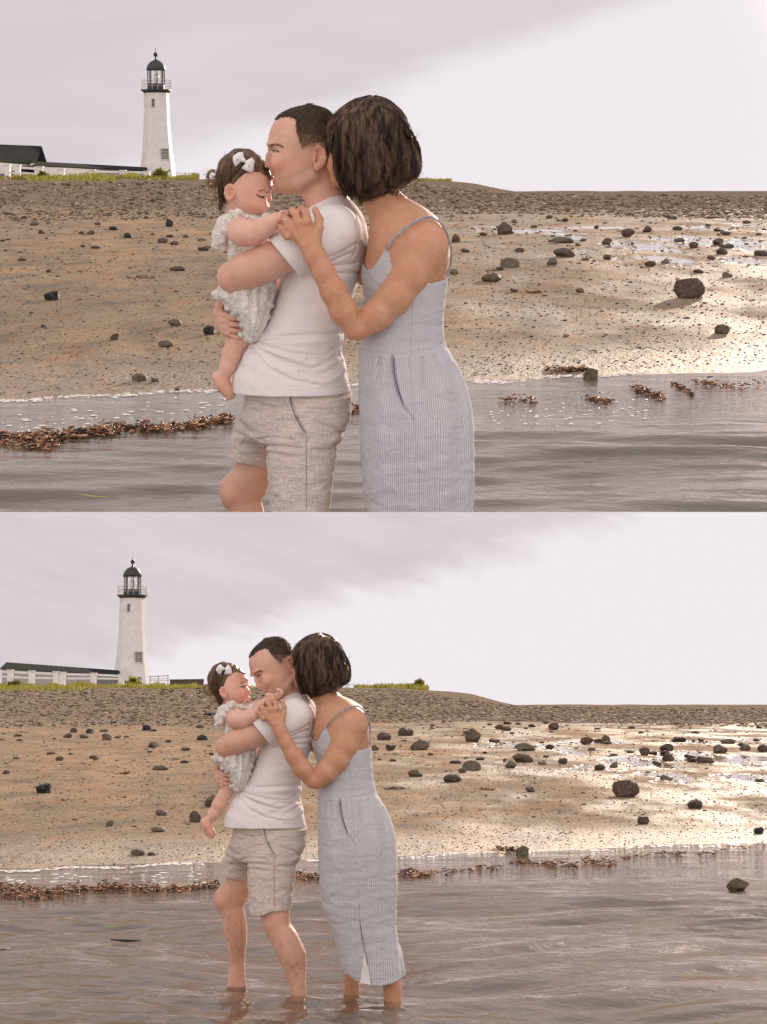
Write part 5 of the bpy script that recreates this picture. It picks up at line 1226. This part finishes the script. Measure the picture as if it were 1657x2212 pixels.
def woman_tint(V):
    C = blobs(V, SKIN_W, [((850, 1300, -470), (70, 60, 70), (0.58, 0.25, 0.16), .5), ((1190, 800, -420), (120, 100, 90), (0.62, 0.33, 0.21), .5), ((570, 700, -440), (60, 50, 60), (0.60, 0.30, 0.20), .35), ((780, 440, HZ - 90), (70, 60, 60), (0.62, 0.34, 0.27), .6), ((748, 482, HZ), (20, 14, 40), (.5, .2, .17), .7)])
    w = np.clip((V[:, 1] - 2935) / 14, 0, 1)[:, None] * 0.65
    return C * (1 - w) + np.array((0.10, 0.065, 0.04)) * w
def dress():
    F = Field((820, 760, -620), (1640, 2900, 200))
    def fold(X, Y, Z):
        lo = sstep(1380, 1520, Y); pl = 14 * np.sin((X + 0.5 * Z) / 27.0 + 1.6 * vnoise(X / 150, Y / 400, Z / 150)) * lo * (0.35 + 0.4 * (vnoise(X / 100, Y / 300, 1) + .5))
        cr = 5 * np.sin((Y + .2 * X) / 15.0 + 3 * vnoise(X / 60, Y / 50, Z / 60)) * (vnoise(X / 90, Y / 70, Z / 90) + .35) * np.exp(-((Y - 2150) / 330.0) ** 2)
        return pl + cr + 7 * vnoise(X / 50, Y / 60, Z / 50) + 3 * vnoise(X / 22, Y / 18, Z / 22)
    F.loft([(850, 896, 1330, -205, 236), (900, 890, 1342, -205, 240), (950, 882, 1342, -205, 240), (1000, 878, 1332, -208, 238), (1060, 884, 1322, -210, 234), (1150, 896, 1312, -214, 226), (1250, 888, 1304, -220, 220), (1330, 872, 1312, -226, 222), (1385, 866, 1330, -232, 226), (1400, 866, 1342, -236, 232)], 2.3, 0, cap=0, fold=lambda X, Y, Z: 5 * vnoise(X / 60, Y / 40, Z / 60) + 2.5 * vnoise(X / 25, Y / 16, Z / 25))
    F.loft([(1380, 868, 1332, -234, 230), (1430, 868, 1362, -240, 240), (1500, 872, 1400, -246, 250), (1600, 872, 1444, -256, 264), (1700, 872, 1464, -266, 270), (1800, 872, 1472, -274, 270), (1900, 876, 1474, -280, 264), (2000, 884, 1474, -284, 256), (2100, 894, 1474, -288, 248), (2212, 908, 1470, -290, 238),
            (2341, 952, 1462, -292, 226), (2451, 990, 1480, -294, 218), (2561, 1026, 1504, -296, 214), (2671, 1062, 1518, -300, 212), (2760, 1096, 1524, -302, 212), (2860, 1104, 1520, -304, 210)], 2.2, 10, cap=0, fold=fold)
    # armhole / back neckline / front neckline cuts
    pf = poly_sdf([(850, 700), (1400, 700), (1400, 985), (1345, 992), (1318, 1012), (1240, 1030), (1160, 1010), (1090, 985), (1040, 945), (1022, 870), (1014, 838), (975, 900), (935, 958), (905, 966), (886, 935), (850, 900)])
    F.apply(lambda X, Y, Z: pf(X + 0 * Y + 0 * Z, Y + 0 * X + 0 * Z), (800, 680, -620), (1420, 1060, 200), 3, 's', pad=10)
    pf2 = poly_sdf([(1000, 2710), (1096, 2692), (1130, 2716), (1180, 2738), (1260, 2756), (1340, 2762), (1420, 2750), (1480, 2726), (1540, 2706), (1700, 2706), (1700, 3000), (1000, 3000)])
    F.apply(lambda X, Y, Z: pf2(X + 0 * Y + 0 * Z, Y + 0 * X + 0 * Z), (1000, 2670, -620), (1640, 2900, 200), 2, 's', pad=10)
    F.loft([(2620, 1095, 1496, -302, 186), (2860, 1122, 1500, -304, 188)], 2.2, 0, 's', cap=0)
    F.stroke([(1040, 1395), (1044, 1480), (1062, 1560), (1095, 1650), (1145, 1712)], 6, 11, -620, -100); F.stroke([(1054, 1395), (1058, 1480), (1076, 1560), (1108, 1645)], 9, -7, -620, -100)
    F.stroke([(1124, 1390), (1134, 1550), (1146, 1714)], 4, 6, -620, -100); F.stroke([(1150, 1720), (1172, 2000), (1184, 2300), (1240, 2600), (1290, 2830)], 4, 5, -620, -100)
    for p in ([(972, 1410), (968, 1540)], [(1190, 1412), (1198, 1560)], [(930, 1412), (918, 1500)], [(1250, 1400), (1290, 1480), (1345, 1640)]): F.stroke(p, 9, 9, -620, -60)
    F.stroke([(870, 1374), (1000, 1388), (1130, 1384), (1240, 1362), (1335, 1326)], 4, 5, -620, 0); F.stroke([(1136, 1130), (1128, 1380)], 4, 5, -620, -100)
    F.stroke([(1105, 2700), (1180, 2722), (1260, 2738), (1340, 2744), (1480, 2708)], 3, 3, -620, 0)
    return F
def woman_hair():
    F = Field((640, 40, -400), (1240, 680, 80), 5.0)
    def fold(X, Y, Z):
        th = np.arctan2(Z - HZ, X - 930); w = sstep(100, 420, Y)
        return (4 + 4 * w) * np.sin(th * 15 + 1.8 * np.sin(Y / 62.0 + th * 2) + 3 * vnoise(th * 2, Y / 120, 2)) * (0.6 + 0.5 * w) * sstep(80, 160, Y) + 10 * w * np.sin(Y / 38.0 + th * 6)
    F.loft(w_hair_rows(), 2.1, 0, cap=10, grow=-24, fold=fold)
    F.ell((735, 430, HZ), (50, 130, 75), 6, 20, 's')     # face opening
    return F
def woman_strands(n, seed):
    r = np.random.default_rng(seed); rows = np.array(w_hair_rows(), float); K = 22; P = np.zeros((n, K, 3)); rad = np.zeros((n, K))
    th0 = r.uniform(-math.pi, math.pi, n); lock = np.round(th0 * 5 + .8 * np.sin(th0 * 11)) / 5; yend = r.uniform(0.74, 1.0, n) + 0.07 * np.sin(lock * 31); tt = np.linspace(0, 1, K)
    for k, t_ in enumerate(tt):
        y0 = 82 + 14 * r.random(n) * (k == 0); yb = np.interp(np.cos(th0), [-1, -.4, .2, .7, 1], [560, 618, 600, 545, 500])
        y = 86 + (yb - 86) * t_ * yend
        curl = sstep(.12, .8, t_)
        th = th0 + 0.21 * curl * np.sin(t_ * 10 + lock * 23) + 0.03 * np.sin(t_ * 15 + th0 * 40) + 0.18 * (1 - t_) * np.sin(th0 * 2)
        xl, xr, zh = [np.interp(y, rows[:, 0], rows[:, j]) for j in (1, 2, 4)]; cx = (xl + xr) / 2; rx = (xr - xl) / 2
        m = 0.95 + 0.085 * curl * np.sin(t_ * 11 + lock * 17) + 0.02 * r.normal(0, .6, n) * (k > 2) * 0 + 0.035 * np.sin(lock * 40 + 2)
        P[:, k, 0] = cx + rx * m * np.cos(th); P[:, k, 1] = y + 4 * np.sin(th * 5); P[:, k, 2] = HZ + zh * m * np.sin(th)
    P += r.normal(0, 2.2, (n, 1, 3)) + np.cumsum(r.normal(0, 0.9, (n, K, 3)), 1)
    rad[:] = (np.interp(tt, [0, .1, .8, 1], [1.0, 1.7, 1.5, .6]))[None] * r.uniform(.7, 1.5, (n, 1))
    keep = ~((P[:, -6, 0] < 775) & (np.abs(P[:, -6, 2] - HZ) < 130) & (r.random(n) < .8)); return P[keep], rad[keep]
def wisps(n, seed, c, a, b, size, rr, ang):
    """thin stray hairs curling away from a point set"""
    r = np.random.default_rng(seed); K = 14; P = np.zeros((n, K, 3)); rad = np.tile(np.linspace(1.2, .5, K) * rr, (n, 1))
    for i in range(n):
        q = r.random(); p = np.array(a) + (np.array(b) - np.array(a)) * q + r.normal(0, c, 3); an = R(ang) + r.normal(0, .5); st = size / K * r.uniform(.5, 1.3); cu = r.normal(0, .22)
        for k in range(K): P[i, k] = p; an += cu; p = p + np.array([math.cos(an), math.sin(an), r.normal(0, .15)]) * st
    return P, rad
def build_woman(W, warp, label, F0):
    L = thing('person', label, 'woman', W, fig_loc(W)); S = W.S
    V, q = F0['body']; part('body', (V, q), L, mat('skin', m_skin, S), W, None, None) if False else None
    tint = woman_tint(V); Vw = warp(V) if warp else V
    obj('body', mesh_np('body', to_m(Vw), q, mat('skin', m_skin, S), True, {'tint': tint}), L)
    V, q = F0['dress']; obj('dress', mesh_np('dress', to_m(warp(V) if warp else V), q, mat('striped_linen', m_stripes, S)), L)
    d = [o for o in L.children if o.name.startswith('dress')][0] if L.children else None
    hm = mat('brown_hair', m_hair((0.030, 0.018, 0.012), (0.30, 0.185, 0.12)), S)
    V, q = F0['hair']; h = obj('hair', mesh_np('hair', to_m(warp(V) if warp else V), q, hm), L)
    P, rd = F0['strands']; K = P.shape[1]
    if warp: P = warp(P.reshape(-1, 3)).reshape(P.shape)
    strands(P, rd, W, 'hair_strands', h, hm)
    Q = [wisps(90, 3, 8, (1120, 260, HZ), (1165, 530, HZ), 60, 1.0, 65), wisps(26, 4, 6, (840, 120, HZ), (1010, 104, HZ), 42, .6, -165), wisps(16, 6, 6, (705, 250, HZ - 60), (760, 330, HZ - 120), 110, .9, 175), wisps(140, 8, 10, (800, 560, HZ - 110), (1090, 560, HZ - 110), 60, 1.3, 100)]
    for a, b in Q[:3]:
        a = warp(a.reshape(-1, 3)).reshape(a.shape) if warp else a; strands(a, b, W, 'stray_hair', h, hm)
    Pw, rw = Q[3]
    # the long curling lock beside the face
    lk = []
    r = np.random.default_rng(2)
    for i in range(46):
        j = r.normal(0, 7, 3); ys = np.linspace(220, 590, 14); lk.append(np.stack([728 + 22 * np.sin((ys - 220) / 58.0 + .4) + (ys - 220) * .17 + j[0], ys + j[1], np.full(14, HZ - 120.0) + j[2] * 2], 1))
    lk = np.array(lk); lk = warp(lk.reshape(-1, 3)).reshape(lk.shape) if warp else lk; strands(lk, np.tile(np.linspace(1.8, 1.0, 14), (46, 1)), W, 'loose_lock', h, hm)
    if warp: Pw = warp(Pw.reshape(-1, 3)).reshape(Pw.shape)
    strands(Pw, rw, W, 'stray_hair', h, hm)
    def tub(pts, rad, name, m, parent=L, n=8):
        A = np.array(pts, float); t_ = np.linspace(0, len(A) - 1, 8 * (len(A) - 1) + 1); A2 = np.stack([np.interp(t_, range(len(A)), A[:, j]) for j in range(3)], 1)
        ker = np.hanning(9)[1:-1]; ker /= ker.sum(); A3 = np.stack([np.convolve(np.concatenate([np.full(3, c[0]), c, np.full(3, c[-1])]), ker, 'valid') for c in A2.T], 1)
        if warp: A3 = warp(A3)
        return strands(A3[None], np.full((1, len(A3)), rad), W, name, parent, m, n)
    sm = mat('strap_cord', plain((.30, .30, .33), .8, 60, .5), S)
    tub([(1008, 862, -428), (1022, 832, -446), (1052, 794, -458), (1110, 740, -452), (1175, 704, -420), (1235, 692, -386), (1285, 722, -372), (1320, 780, -362), (1342, 860, -345), (1340, 930, -335), (1318, 1000, -345)], 6.5, 'strap', sm)
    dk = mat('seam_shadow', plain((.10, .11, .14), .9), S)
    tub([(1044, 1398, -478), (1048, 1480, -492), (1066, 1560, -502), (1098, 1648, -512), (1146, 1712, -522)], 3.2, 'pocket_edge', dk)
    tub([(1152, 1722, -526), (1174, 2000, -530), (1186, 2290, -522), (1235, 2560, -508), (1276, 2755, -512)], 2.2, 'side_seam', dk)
    # pale piece at the slit, standing in for light glowing through the hem
    mb = MB(); m = mat('slit_glow', plain((.74, .68, .67), .9), S)
    pts = np.array([(1222, 2500, -506), (1256, 2650, -513), (1272, 2752, -517), (1190, 2738, -516), (1204, 2650, -511)], float); pts = warp(pts) if warp else pts
    f = to_m(pts); b = f + np.array([0, .02, 0]); mb.prism([tuple(x) for x in f], [tuple(x) for x in b]); obj('slit_glow', mb.mesh('slit_glow', m), L)
    # wedding ring
    ring = [(498 + 20 * math.cos(a), 716 + 3 * math.cos(a) + 9 * math.sin(a), -428 + 23 * math.sin(a)) for a in np.linspace(0, 2 * math.pi, 18)]
    strands(np.array(ring)[None] if not warp else warp(np.array(ring))[None], np.full((1, 18), 3.2), W, 'ring', L, mat('silver', lambda t, S: t.out(t.pbsdf(Base__Color=(.7, .68, .66), Metallic=1.0, Roughness=.2)), S), 6)
    return L

# ---------------- baby
BZ = 70
def baby_head_rows():
    return [(352, 212, 290, BZ, 52), (358, 198, 302, BZ, 66), (366, 180, 312, BZ, 78), (390, 146, 344, BZ, 108), (420, 126, 368, BZ, 126), (455, 114, 388, BZ, 134), (490, 110, 404, BZ, 138), (525, 114, 404, BZ, 138), (560, 124, 396, BZ, 136), (590, 138, 386, BZ, 132),
            (620, 156, 382, BZ, 128), (648, 178, 374, BZ, 120), (672, 204, 362, BZ, 104), (692, 232, 342, BZ, 80), (704, 262, 320, BZ, 46)]
def baby_body(T, up):
    F = Field((-40, 320, -400), (680, 1760, 200)); F.T = T
    F.loft(baby_head_rows(), 2.1, 0, cap=6)
    F.ell((398, 552, BZ), (12, 14, 50), 0, 24)
    F.chain([(384, 584, BZ, 12), (388, 606, BZ, 13)], 12); F.ell((389, 614, BZ), (13, 11, 16), 0, 8); F.ell((383, 619, BZ - 13), (9, 8, 8), 0, 5); F.ell((383, 619, BZ + 13), (9, 8, 8), 0, 5)
    for s_ in (-1, 1): F.ell((370, 582, BZ + s_ * 52), (26, 14, 30), 0, 14, 's'); F.ell((358, 585, BZ + s_ * 58), (26, 15, 26), 0, 10); F.ell((330, 640, BZ + s_ * 72), (52, 44, 44), 0, 34)
    F.ell((372, 648, BZ), (16, 10, 24), 0, 9); F.ell((368, 664, BZ), (14, 8, 20), 0, 7); F.ell((372, 656, BZ - 18), (16, 2.5, 24), 8, 3, 's'); F.ell((344, 690, BZ), (24, 18, 34), 0, 16)
    F.ell((187, 572, BZ - 126), (29, 45, 15), 8, 6, yaw=-15); F.ell((194, 572, BZ - 139), (16, 29, 17), 8, 4, 's', yaw=-15)
    F.chain([(205, 540, BZ - 130, 5), (186, 529, BZ - 136, 5), (166, 548, BZ - 138, 5), (162, 578, BZ - 136, 5), (180, 606, BZ - 130, 6)], 4); F.ell((206, 578, BZ - 128), (7, 12, 8), 0, 4)
    F.T = None
    n0 = T.fwd([[225, 650, BZ]])[0] if T else np.array([225, 650, BZ])
    F.chain([(n0[0], n0[1], BZ, 74), (240, 740, BZ, 88), (265, 900, BZ, 98), (275, 1060, BZ - 10, 96), (275, 1180, BZ - 20, 80)], 30)
    if up:
        F.chain([(222, 745, -185, 64), (265, 775, -262, 66), (320, 778, -300, 60), (380, 752, -325, 50), (425, 722, -345, 40), (462, 700, -352, 30)], 26)
        hx, hy, hz = 478, 694, -352; fd = (1, -.12)
        F.ell((474, 694, -354), (26, 22, 18), -15, 12)
        for j, (dx, dy) in enumerate(((38, -16), (42, -6), (40, 5), (34, 14))): F.chain([(484, 688 + 6 * j, -356, 10), (474 + dx, 692 + dy, -366, 9), (480 + dx, 698 + dy, -352, 8)], 4, k0=8)
        F.chain([(464, 680, -362, 11), (478, 668, -368, 9), (492, 668, -366, 8)], 4)
    else:
        F.chain([(248, 775, -185, 64), (290, 800, -262, 66), (350, 800, -300, 62), (420, 768, -320, 54), (480, 712, -335, 44), (524, 668, -340, 34)], 26)
        F.ell((538, 648, -345), (32, 28, 20), -40, 12)
        for (dx, dy, ex, ey) in ((2, -38, 20, -44), (24, -34, 40, -32), (36, -16, 50, -10), (32, 6, 44, 14)): F.chain([(544, 644, -350, 12), (538 + dx, 648 + dy, -362, 11), (538 + ex, 648 + ey, -348, 9)], 4, k0=8)
        F.chain([(520, 640, -352, 12), (524, 612, -362, 10), (534, 600, -360, 9)], 4)
        # second little hand raised at his chin
        F.chain([(300, 740, 40, 50), (430, 700, -60, 42), (560, 640, -190, 32), (604, 618, -230, 26)], 20); F.ell((614, 606, -240), (26, 24, 18), 0, 10)
        for (ex, ey) in ((-4, -40), (12, -38), (26, -26), (30, -8)): F.chain([(612, 606, -250, 11), (612 + ex, 606 + ey, -262, 9), (604 + ex, 606 + ey + 8, -270, 8)], 4, k0=6)
    if up: leg = [(300, 1220, -60, 84), (240, 1330, -70, 52), (205, 1375, -70, 44), (188, 1420, -70, 47), (168, 1480, -70, 40), (148, 1530, -70, 33)]; foot = [(112, 1542, -70, 30), (140, 1580, -72, 36), (168, 1616, -74, 32), (182, 1634, -76, 24)]; tx, ty = 190, 1640
    else: leg = [(290, 1220, -60, 84), (215, 1330, -70, 52), (180, 1388, -70, 46), (148, 1450, -70, 50), (110, 1520, -70, 42), (72, 1570, -70, 33)]; foot = [(34, 1580, -70, 30), (58, 1620, -72, 36), (84, 1664, -74, 32), (96, 1684, -76, 24)]; tx, ty = 103, 1692
    F.chain(leg, 24); F.chain(foot, 20)
    for j in range(5): F.chain([(tx - 26 + 10 * j, ty - 8 - 5 * j, -84 + 3 * j, 9), (tx - 24 + 11 * j, ty + 12 - 8 * j, -86 + 3 * j, 9 if j else 12)], 3)
    F.chain([(260, 1240, 40, 80), (330, 1340, 120, 50), (340, 1440, 140, 44), (330, 1530, 140, 30)], 24)
    return F
def baby_tint(T, up):
    a = (0.70, 0.24, 0.17)
    return lambda V: blobs_mul(blobs(V, SKIN_B, [((330, 636, BZ - 90), (48, 40, 60), a, .62), ((374, 656, BZ), (16, 16, 30), (.62, .20, .16), .75), ((389, 614, BZ), (20, 20, 24), a, .4), ((187, 572, BZ - 135), (30, 45, 24), a, .5)], T), V,
        [((300, 820, -300), (80, 50, 80), (0.66, 0.30, 0.24), .4)] + ([((150, 1590, -90), (70, 60, 60), (.62, .22, .14), .6), ((185, 1400, -100), (50, 60, 50), (.66, .30, .2), .4)] if up else [((60, 1630, -90), (70, 60, 60), (.62, .22, .14), .6), ((145, 1450, -100), (50, 60, 50), (.66, .30, .2), .4)]))
def baby_dress(up):
    dx = 0 if up else 14
    F = Field((40, 600, -330), (520, 1400, 180), 4.0)
    def fold(X, Y, Z): return 5 * np.sin((X + .6 * Z) / 13.0 + 2 * vnoise(X / 50, Y / 90, Z / 50)) * sstep(1000, 1090, Y) + 9 * vnoise(X / 24, Y / 30, Z / 24) + 4 * vnoise(X / 9, Y / 9, Z / 9)
    F.loft([(676, 160 + dx, 330 + dx, BZ, 90), (700, 150 + dx, 375 + dx, BZ, 122), (760, 150 + dx, 382 + dx, BZ, 132), (840, 160 + dx, 395 + dx, BZ, 138), (940, 170, 410, BZ, 140), (1020, 150, 425, BZ, 150)], 2.2, 0, cap=10, fold=fold)
    F.loft([(1010, 160, 432, -90, 150), (1060, 120, 430, -92, 168), (1100, 108, 426, -94, 178), (1150, 158, 412, -96, 184), (1180, 190, 404, -97, 184), (1229, 238, 392, -98, 180), (1270, 254, 376, -100, 172), (1320, 256, 352, -100, 140), (1348, 268, 320, -100, 100)], 2.1, 12, cap=8, fold=fold)
    F.ell((140, 1118, -120), (44, 20, 60), 10, 10); 
    for p in ([(250, 1060), (235, 1160), (250, 1300)], [(300, 1040), (310, 1160), (296, 1320)], [(345, 1040), (350, 1180), (328, 1290)], [(400, 1060), (385, 1180), (350, 1280)], [(200, 1090), (215, 1170)]): F.stroke(p, 8, 12, -330, 0)
    # flutter sleeve and collar frill
    rr = random.Random(3)
    sx = dx
    for i in range(15):
        q = i / 14; x = lerp(246, 128, q) + 12 * math.sin(i * 2.2) + sx; y = lerp(672, 848, q) - 26 * math.sin(q * math.pi) + 6 * math.sin(i * 2.2); F.ell((x, y, -206 + 14 * math.sin(i * 1.9) - 16 * math.sin(q * math.pi)), (25, 17, 24), 40, 8)
    F.chain([(236 + sx, 690, -170, 30), (170 + sx, 730, -205, 40), (146 + sx, 790, -200, 42), (160 + sx, 850, -180, 28)], 14)
    for i in range(12):
        q = i / 11; F.ell((lerp(262, 388, q) + sx, lerp(690, 716, q) + 8 * math.sin(q * 3.1) + 4 * math.sin(i * 2.5), lerp(-190, -60, q)), (17, 12, 15), 0, 6)
    F.ell((382 + sx, 700, -60), (30, 24, 50), 0, 10)
    for i in range(18):
        q = i / 17; x = lerp(108, 250, q) if q < .6 else lerp(190, 262, (q - .6) / .4); 
    hem = [(108, 1098), (140, 1112), (172, 1150), (178, 1176), (205, 1205), (240, 1228), (254, 1262), (246, 1312), (270, 1330), (296, 1346), (322, 1332), (345, 1306), (366, 1262), (388, 1220), (402, 1160)]
    for i, (x, y) in enumerate(hem): F.ell((x, y - 3, -130 + 20 * math.sin(i * 1.7)), (19, 16, 46), 20 * math.sin(i), 16)
    return F
def baby_hair_field(T):
    F = Field((-10, 290, -280), (460, 700, 140), 4.0); F.T = T
    F.ell((250, 372, BZ), (66, 26, 60), 8, 0); F.loft(baby_head_rows(), 2.1, 14, cap=6, grow=7, fold=lambda X, Y, Z: 2.0 * np.sin((Y + .9 * X) / 9.0 + 2 * vnoise(X / 40, Y / 40, Z / 40)))
    pf = poly_sdf([(207, 532), (236, 500), (266, 476), (308, 464), (345, 466), (372, 482), (402, 508), (440, 500), (440, 300), (60, 300), (60, 640), (150, 640), (158, 600), (152, 560), (172, 520), (192, 516)])
    F.apply(lambda X, Y, Z: -pf(X + 0 * Y + 0 * Z, Y + 0 * X + 0 * Z), (0, 290, -280), (460, 700, 140), 6, 's', pad=40)
    return F
def baby_strands(T):
    r = np.random.default_rng(12); n = 4200; K = 14; rows = np.array(baby_head_rows(), float); P = np.zeros((n, K, 3)); rad = np.tile(np.interp(np.linspace(0, 1, K), [0, .1, .7, 1], [1.2, 1.7, 1.4, .6]), (n, 1)) * r.uniform(.7, 1.3, (n, 1))
    # from the parting above the brow, swept back and down to the nape
    x0 = r.uniform(240, 385, n); side = np.where(r.random(n) < .85, -1, 1)
    for k, t_ in enumerate(np.linspace(0, 1, K)):
        x = x0 - (x0 - 118 - 30 * r.random() * 0) * (t_ ** 0.9) * np.interp(x0, [240, 385], [.95, .88]); ph = np.interp(x0, [240, 385], [.35, 1.05])
        y = np.interp(x0, [240, 385], [356, 455]) + t_ * 205 * (0.35 + .65 * t_) + 30 * np.sin(ph + t_ * 2) * 0.4 + (np.asarray(seq_off)[:n] if False else 0)
        P[:, k, 0] = x; P[:, k, 1] = y
    P[:, :, 1] += (r.random((n, 1)) * 110 - 20) * np.linspace(.1, 1, K)[None] ** .6
    P[:, :, 0] += 5 * np.sin(np.linspace(0, 9, K)[None] + r.random((n, 1)) * 6) * np.linspace(.2, 1, K)[None]
    yy = np.clip(P[:, :, 1], 352, 640); xl, xr, zh = [np.interp(yy, rows[:, 0], rows[:, j]) for j in (1, 2, 4)]
    cx = (xl + xr) / 2; rx = (xr - xl) / 2 + 14; u = np.clip((P[:, :, 0] - cx) / rx, -.995, .995); P[:, :, 2] = BZ + side[:, None] * (zh + 14) * np.sqrt(1 - np.abs(u) ** 2.1)
    P += r.normal(0, 2, (n, 1, 3)); 
    keep = ~((P[:, :, 1] > 470) & (P[:, :, 0] > 205)).any(1); P = P[keep]; rad = rad[keep]
    W2 = [wisps(60, 21, 7, (112, 470, BZ - 60), (106, 560, BZ - 60), 80, .9, 185), wisps(16, 22, 4, (130, 430, BZ - 40), (230, 352, BZ - 20), 50, .45, 170), wisps(50, 23, 8, (128, 560, BZ - 60), (150, 625, BZ - 60), 60, .9, 130), wisps(10, 24, 4, (260, 350, BZ), (380, 410, BZ), 30, .45, 190)]
    # loops of curls behind the head
    lp = []
    for i in range(26):
        a = np.linspace(-2.2, 3.2, K); j = r.normal(0, 4, 3); lp.append(np.stack([88 + j[0] - 26 * np.cos(a) * r.uniform(.8, 1.15), 500 + j[1] + 42 * np.sin(a), np.full(K, BZ - 40 + j[2] * 3)], 1))
    lp = np.array(lp); K2 = 14
    C = np.concatenate([W2[0][0], lp]); cr = np.concatenate([W2[0][1], np.full((26, K), 1.0)])
    P = np.concatenate([P] + [a for a, b in W2[1:]]); rad = np.concatenate([rad] + [b for a, b in W2[1:]])
    if T is not None: P = T.fwd(P.reshape(-1, 3)).reshape(P.shape); C = T.fwd(C.reshape(-1, 3)).reshape(C.shape)
    return P, rad, C, cr
def build_baby(W, T, up, label):
    L = thing('person', label, 'baby', W, fig_loc(W)); S = W.S
    F = baby_body(T, up); part('body', F, L, mat('skin', m_skin, S), W, baby_tint(T, up))
    part('dress', baby_dress(up), L, mat('lace', m_lace, S), W)
    hm = mat('baby_hair', m_hair((0.070, 0.042, 0.024), (0.32, 0.20, 0.11)), S)
    h = part('hair', baby_hair_field(T), L, hm, W); P, rd, C, cr = baby_strands(T); strands(P, rd, W, 'hair_strands', h, hm); strands(C, cr, W, 'curls', h, mat('blond_curls', m_hair((0.26, 0.16, 0.085), (0.50, 0.34, 0.20)), S))  # curls behind the head are a lighter blond hair colour
    bh = mat('brow_hair', m_hair((0.07, 0.04, 0.022), (0.12, 0.07, 0.04)), S)
    P, rd = hairs_on(F, T, [(330, 584), (342, 592), (354, 596), (364, 592)], 60, 8, 1.7, .7, (.8, .5), 5, -3); strands(P, rd, W, 'eyelashes', L, bh)
    P, rd = hairs_on(F, T, [(338, 566), (352, 560), (368, 560)], 26, 6, .9, 1.0, (.9, .0), 6, -1); strands(P, rd, W, 'eyebrow', L, bh)
    # bow
    loops = [[(266, 388), (258, 362), (235, 366), (207, 386), (209, 414), (220, 442), (246, 418), (262, 404)], [(262, 404), (272, 424), (249, 447), (296, 468), (314, 462), (321, 411), (308, 391), (276, 408)]]
    mb = MB(); z0 = BZ - 152
    for lp in loops:
        c = np.mean(lp, 0); n = len(lp); rings = []
        for (k, dz) in ((1.0, 10), (1.0, 0), (.62, -12), (.0, -15)):
            rings.append([(c[0] + (x - c[0]) * k if k else c[0] + .1 * math.cos(i), c[1] + (y - c[1]) * k if k else c[1] + .1 * math.sin(i), z0 + dz + 5 * math.sin(i * 1.9 + c[0]) * (k == 1.0)) for i, (x, y) in enumerate(lp)])
        if T is not None: rings = [[tuple(p) for p in T.fwd(r_)] for r_ in rings]
        rings = [[tuple(p) for p in to_m(np.array(r_))] for r_ in rings]; mb.rings(rings)
    k_ = [(262 + 13 * math.cos(a), 404 + 13 * math.sin(a)) for a in np.linspace(0, 2 * math.pi, 9)[:-1]]
    rings = [[(x + (262 - x) * s_, y + (404 - y) * s_, z0 + dz) for x, y in k_] for s_, dz in ((0, 5), (0, -10), (.6, -18))]
    if T is not None: rings = [[tuple(p) for p in T.fwd(r_)] for r_ in rings]
    mb.rings([[tuple(p) for p in to_m(np.array(r_))] for r_ in rings])
    obj('bow', mb.mesh('bow', mat('bow_cotton', plain((.78, .76, .78), .8, 40, .06, .002), S), True), L)
    if not up: pass
    return L

shared = {}
T_LOW_M = Xf((655, 388, 0), 27, -22, (0, 8, 0)); T_LOW_B = Xf((187, 572, BZ), 25, -6, (-26, 26, 0))
build_man(UP, None, 'barefoot man in white t-shirt and linen shorts kissing the child\'s forehead, upper view', shared)
build_man(LOW, T_LOW_M, 'man in white t-shirt and linen shorts smiling down at the child, lower view', shared)
WF = {'body': woman_body().extract(), 'dress': dress().extract(), 'hair': woman_hair().extract(), 'strands': woman_strands(8200, 31)}
build_woman(UP, None, 'woman with dark bob in striped sundress leaning on the man\'s back, upper view', WF)
build_woman(LOW, w_warp, 'woman with dark bob in striped sundress standing ankle deep behind the man, lower view', WF)
build_baby(UP, None, True, 'baby in white lace dress and bow with lowered head being kissed, upper view')
build_baby(LOW, T_LOW_B, False, 'baby in white lace dress and bow reaching for the man\'s chin, lower view')
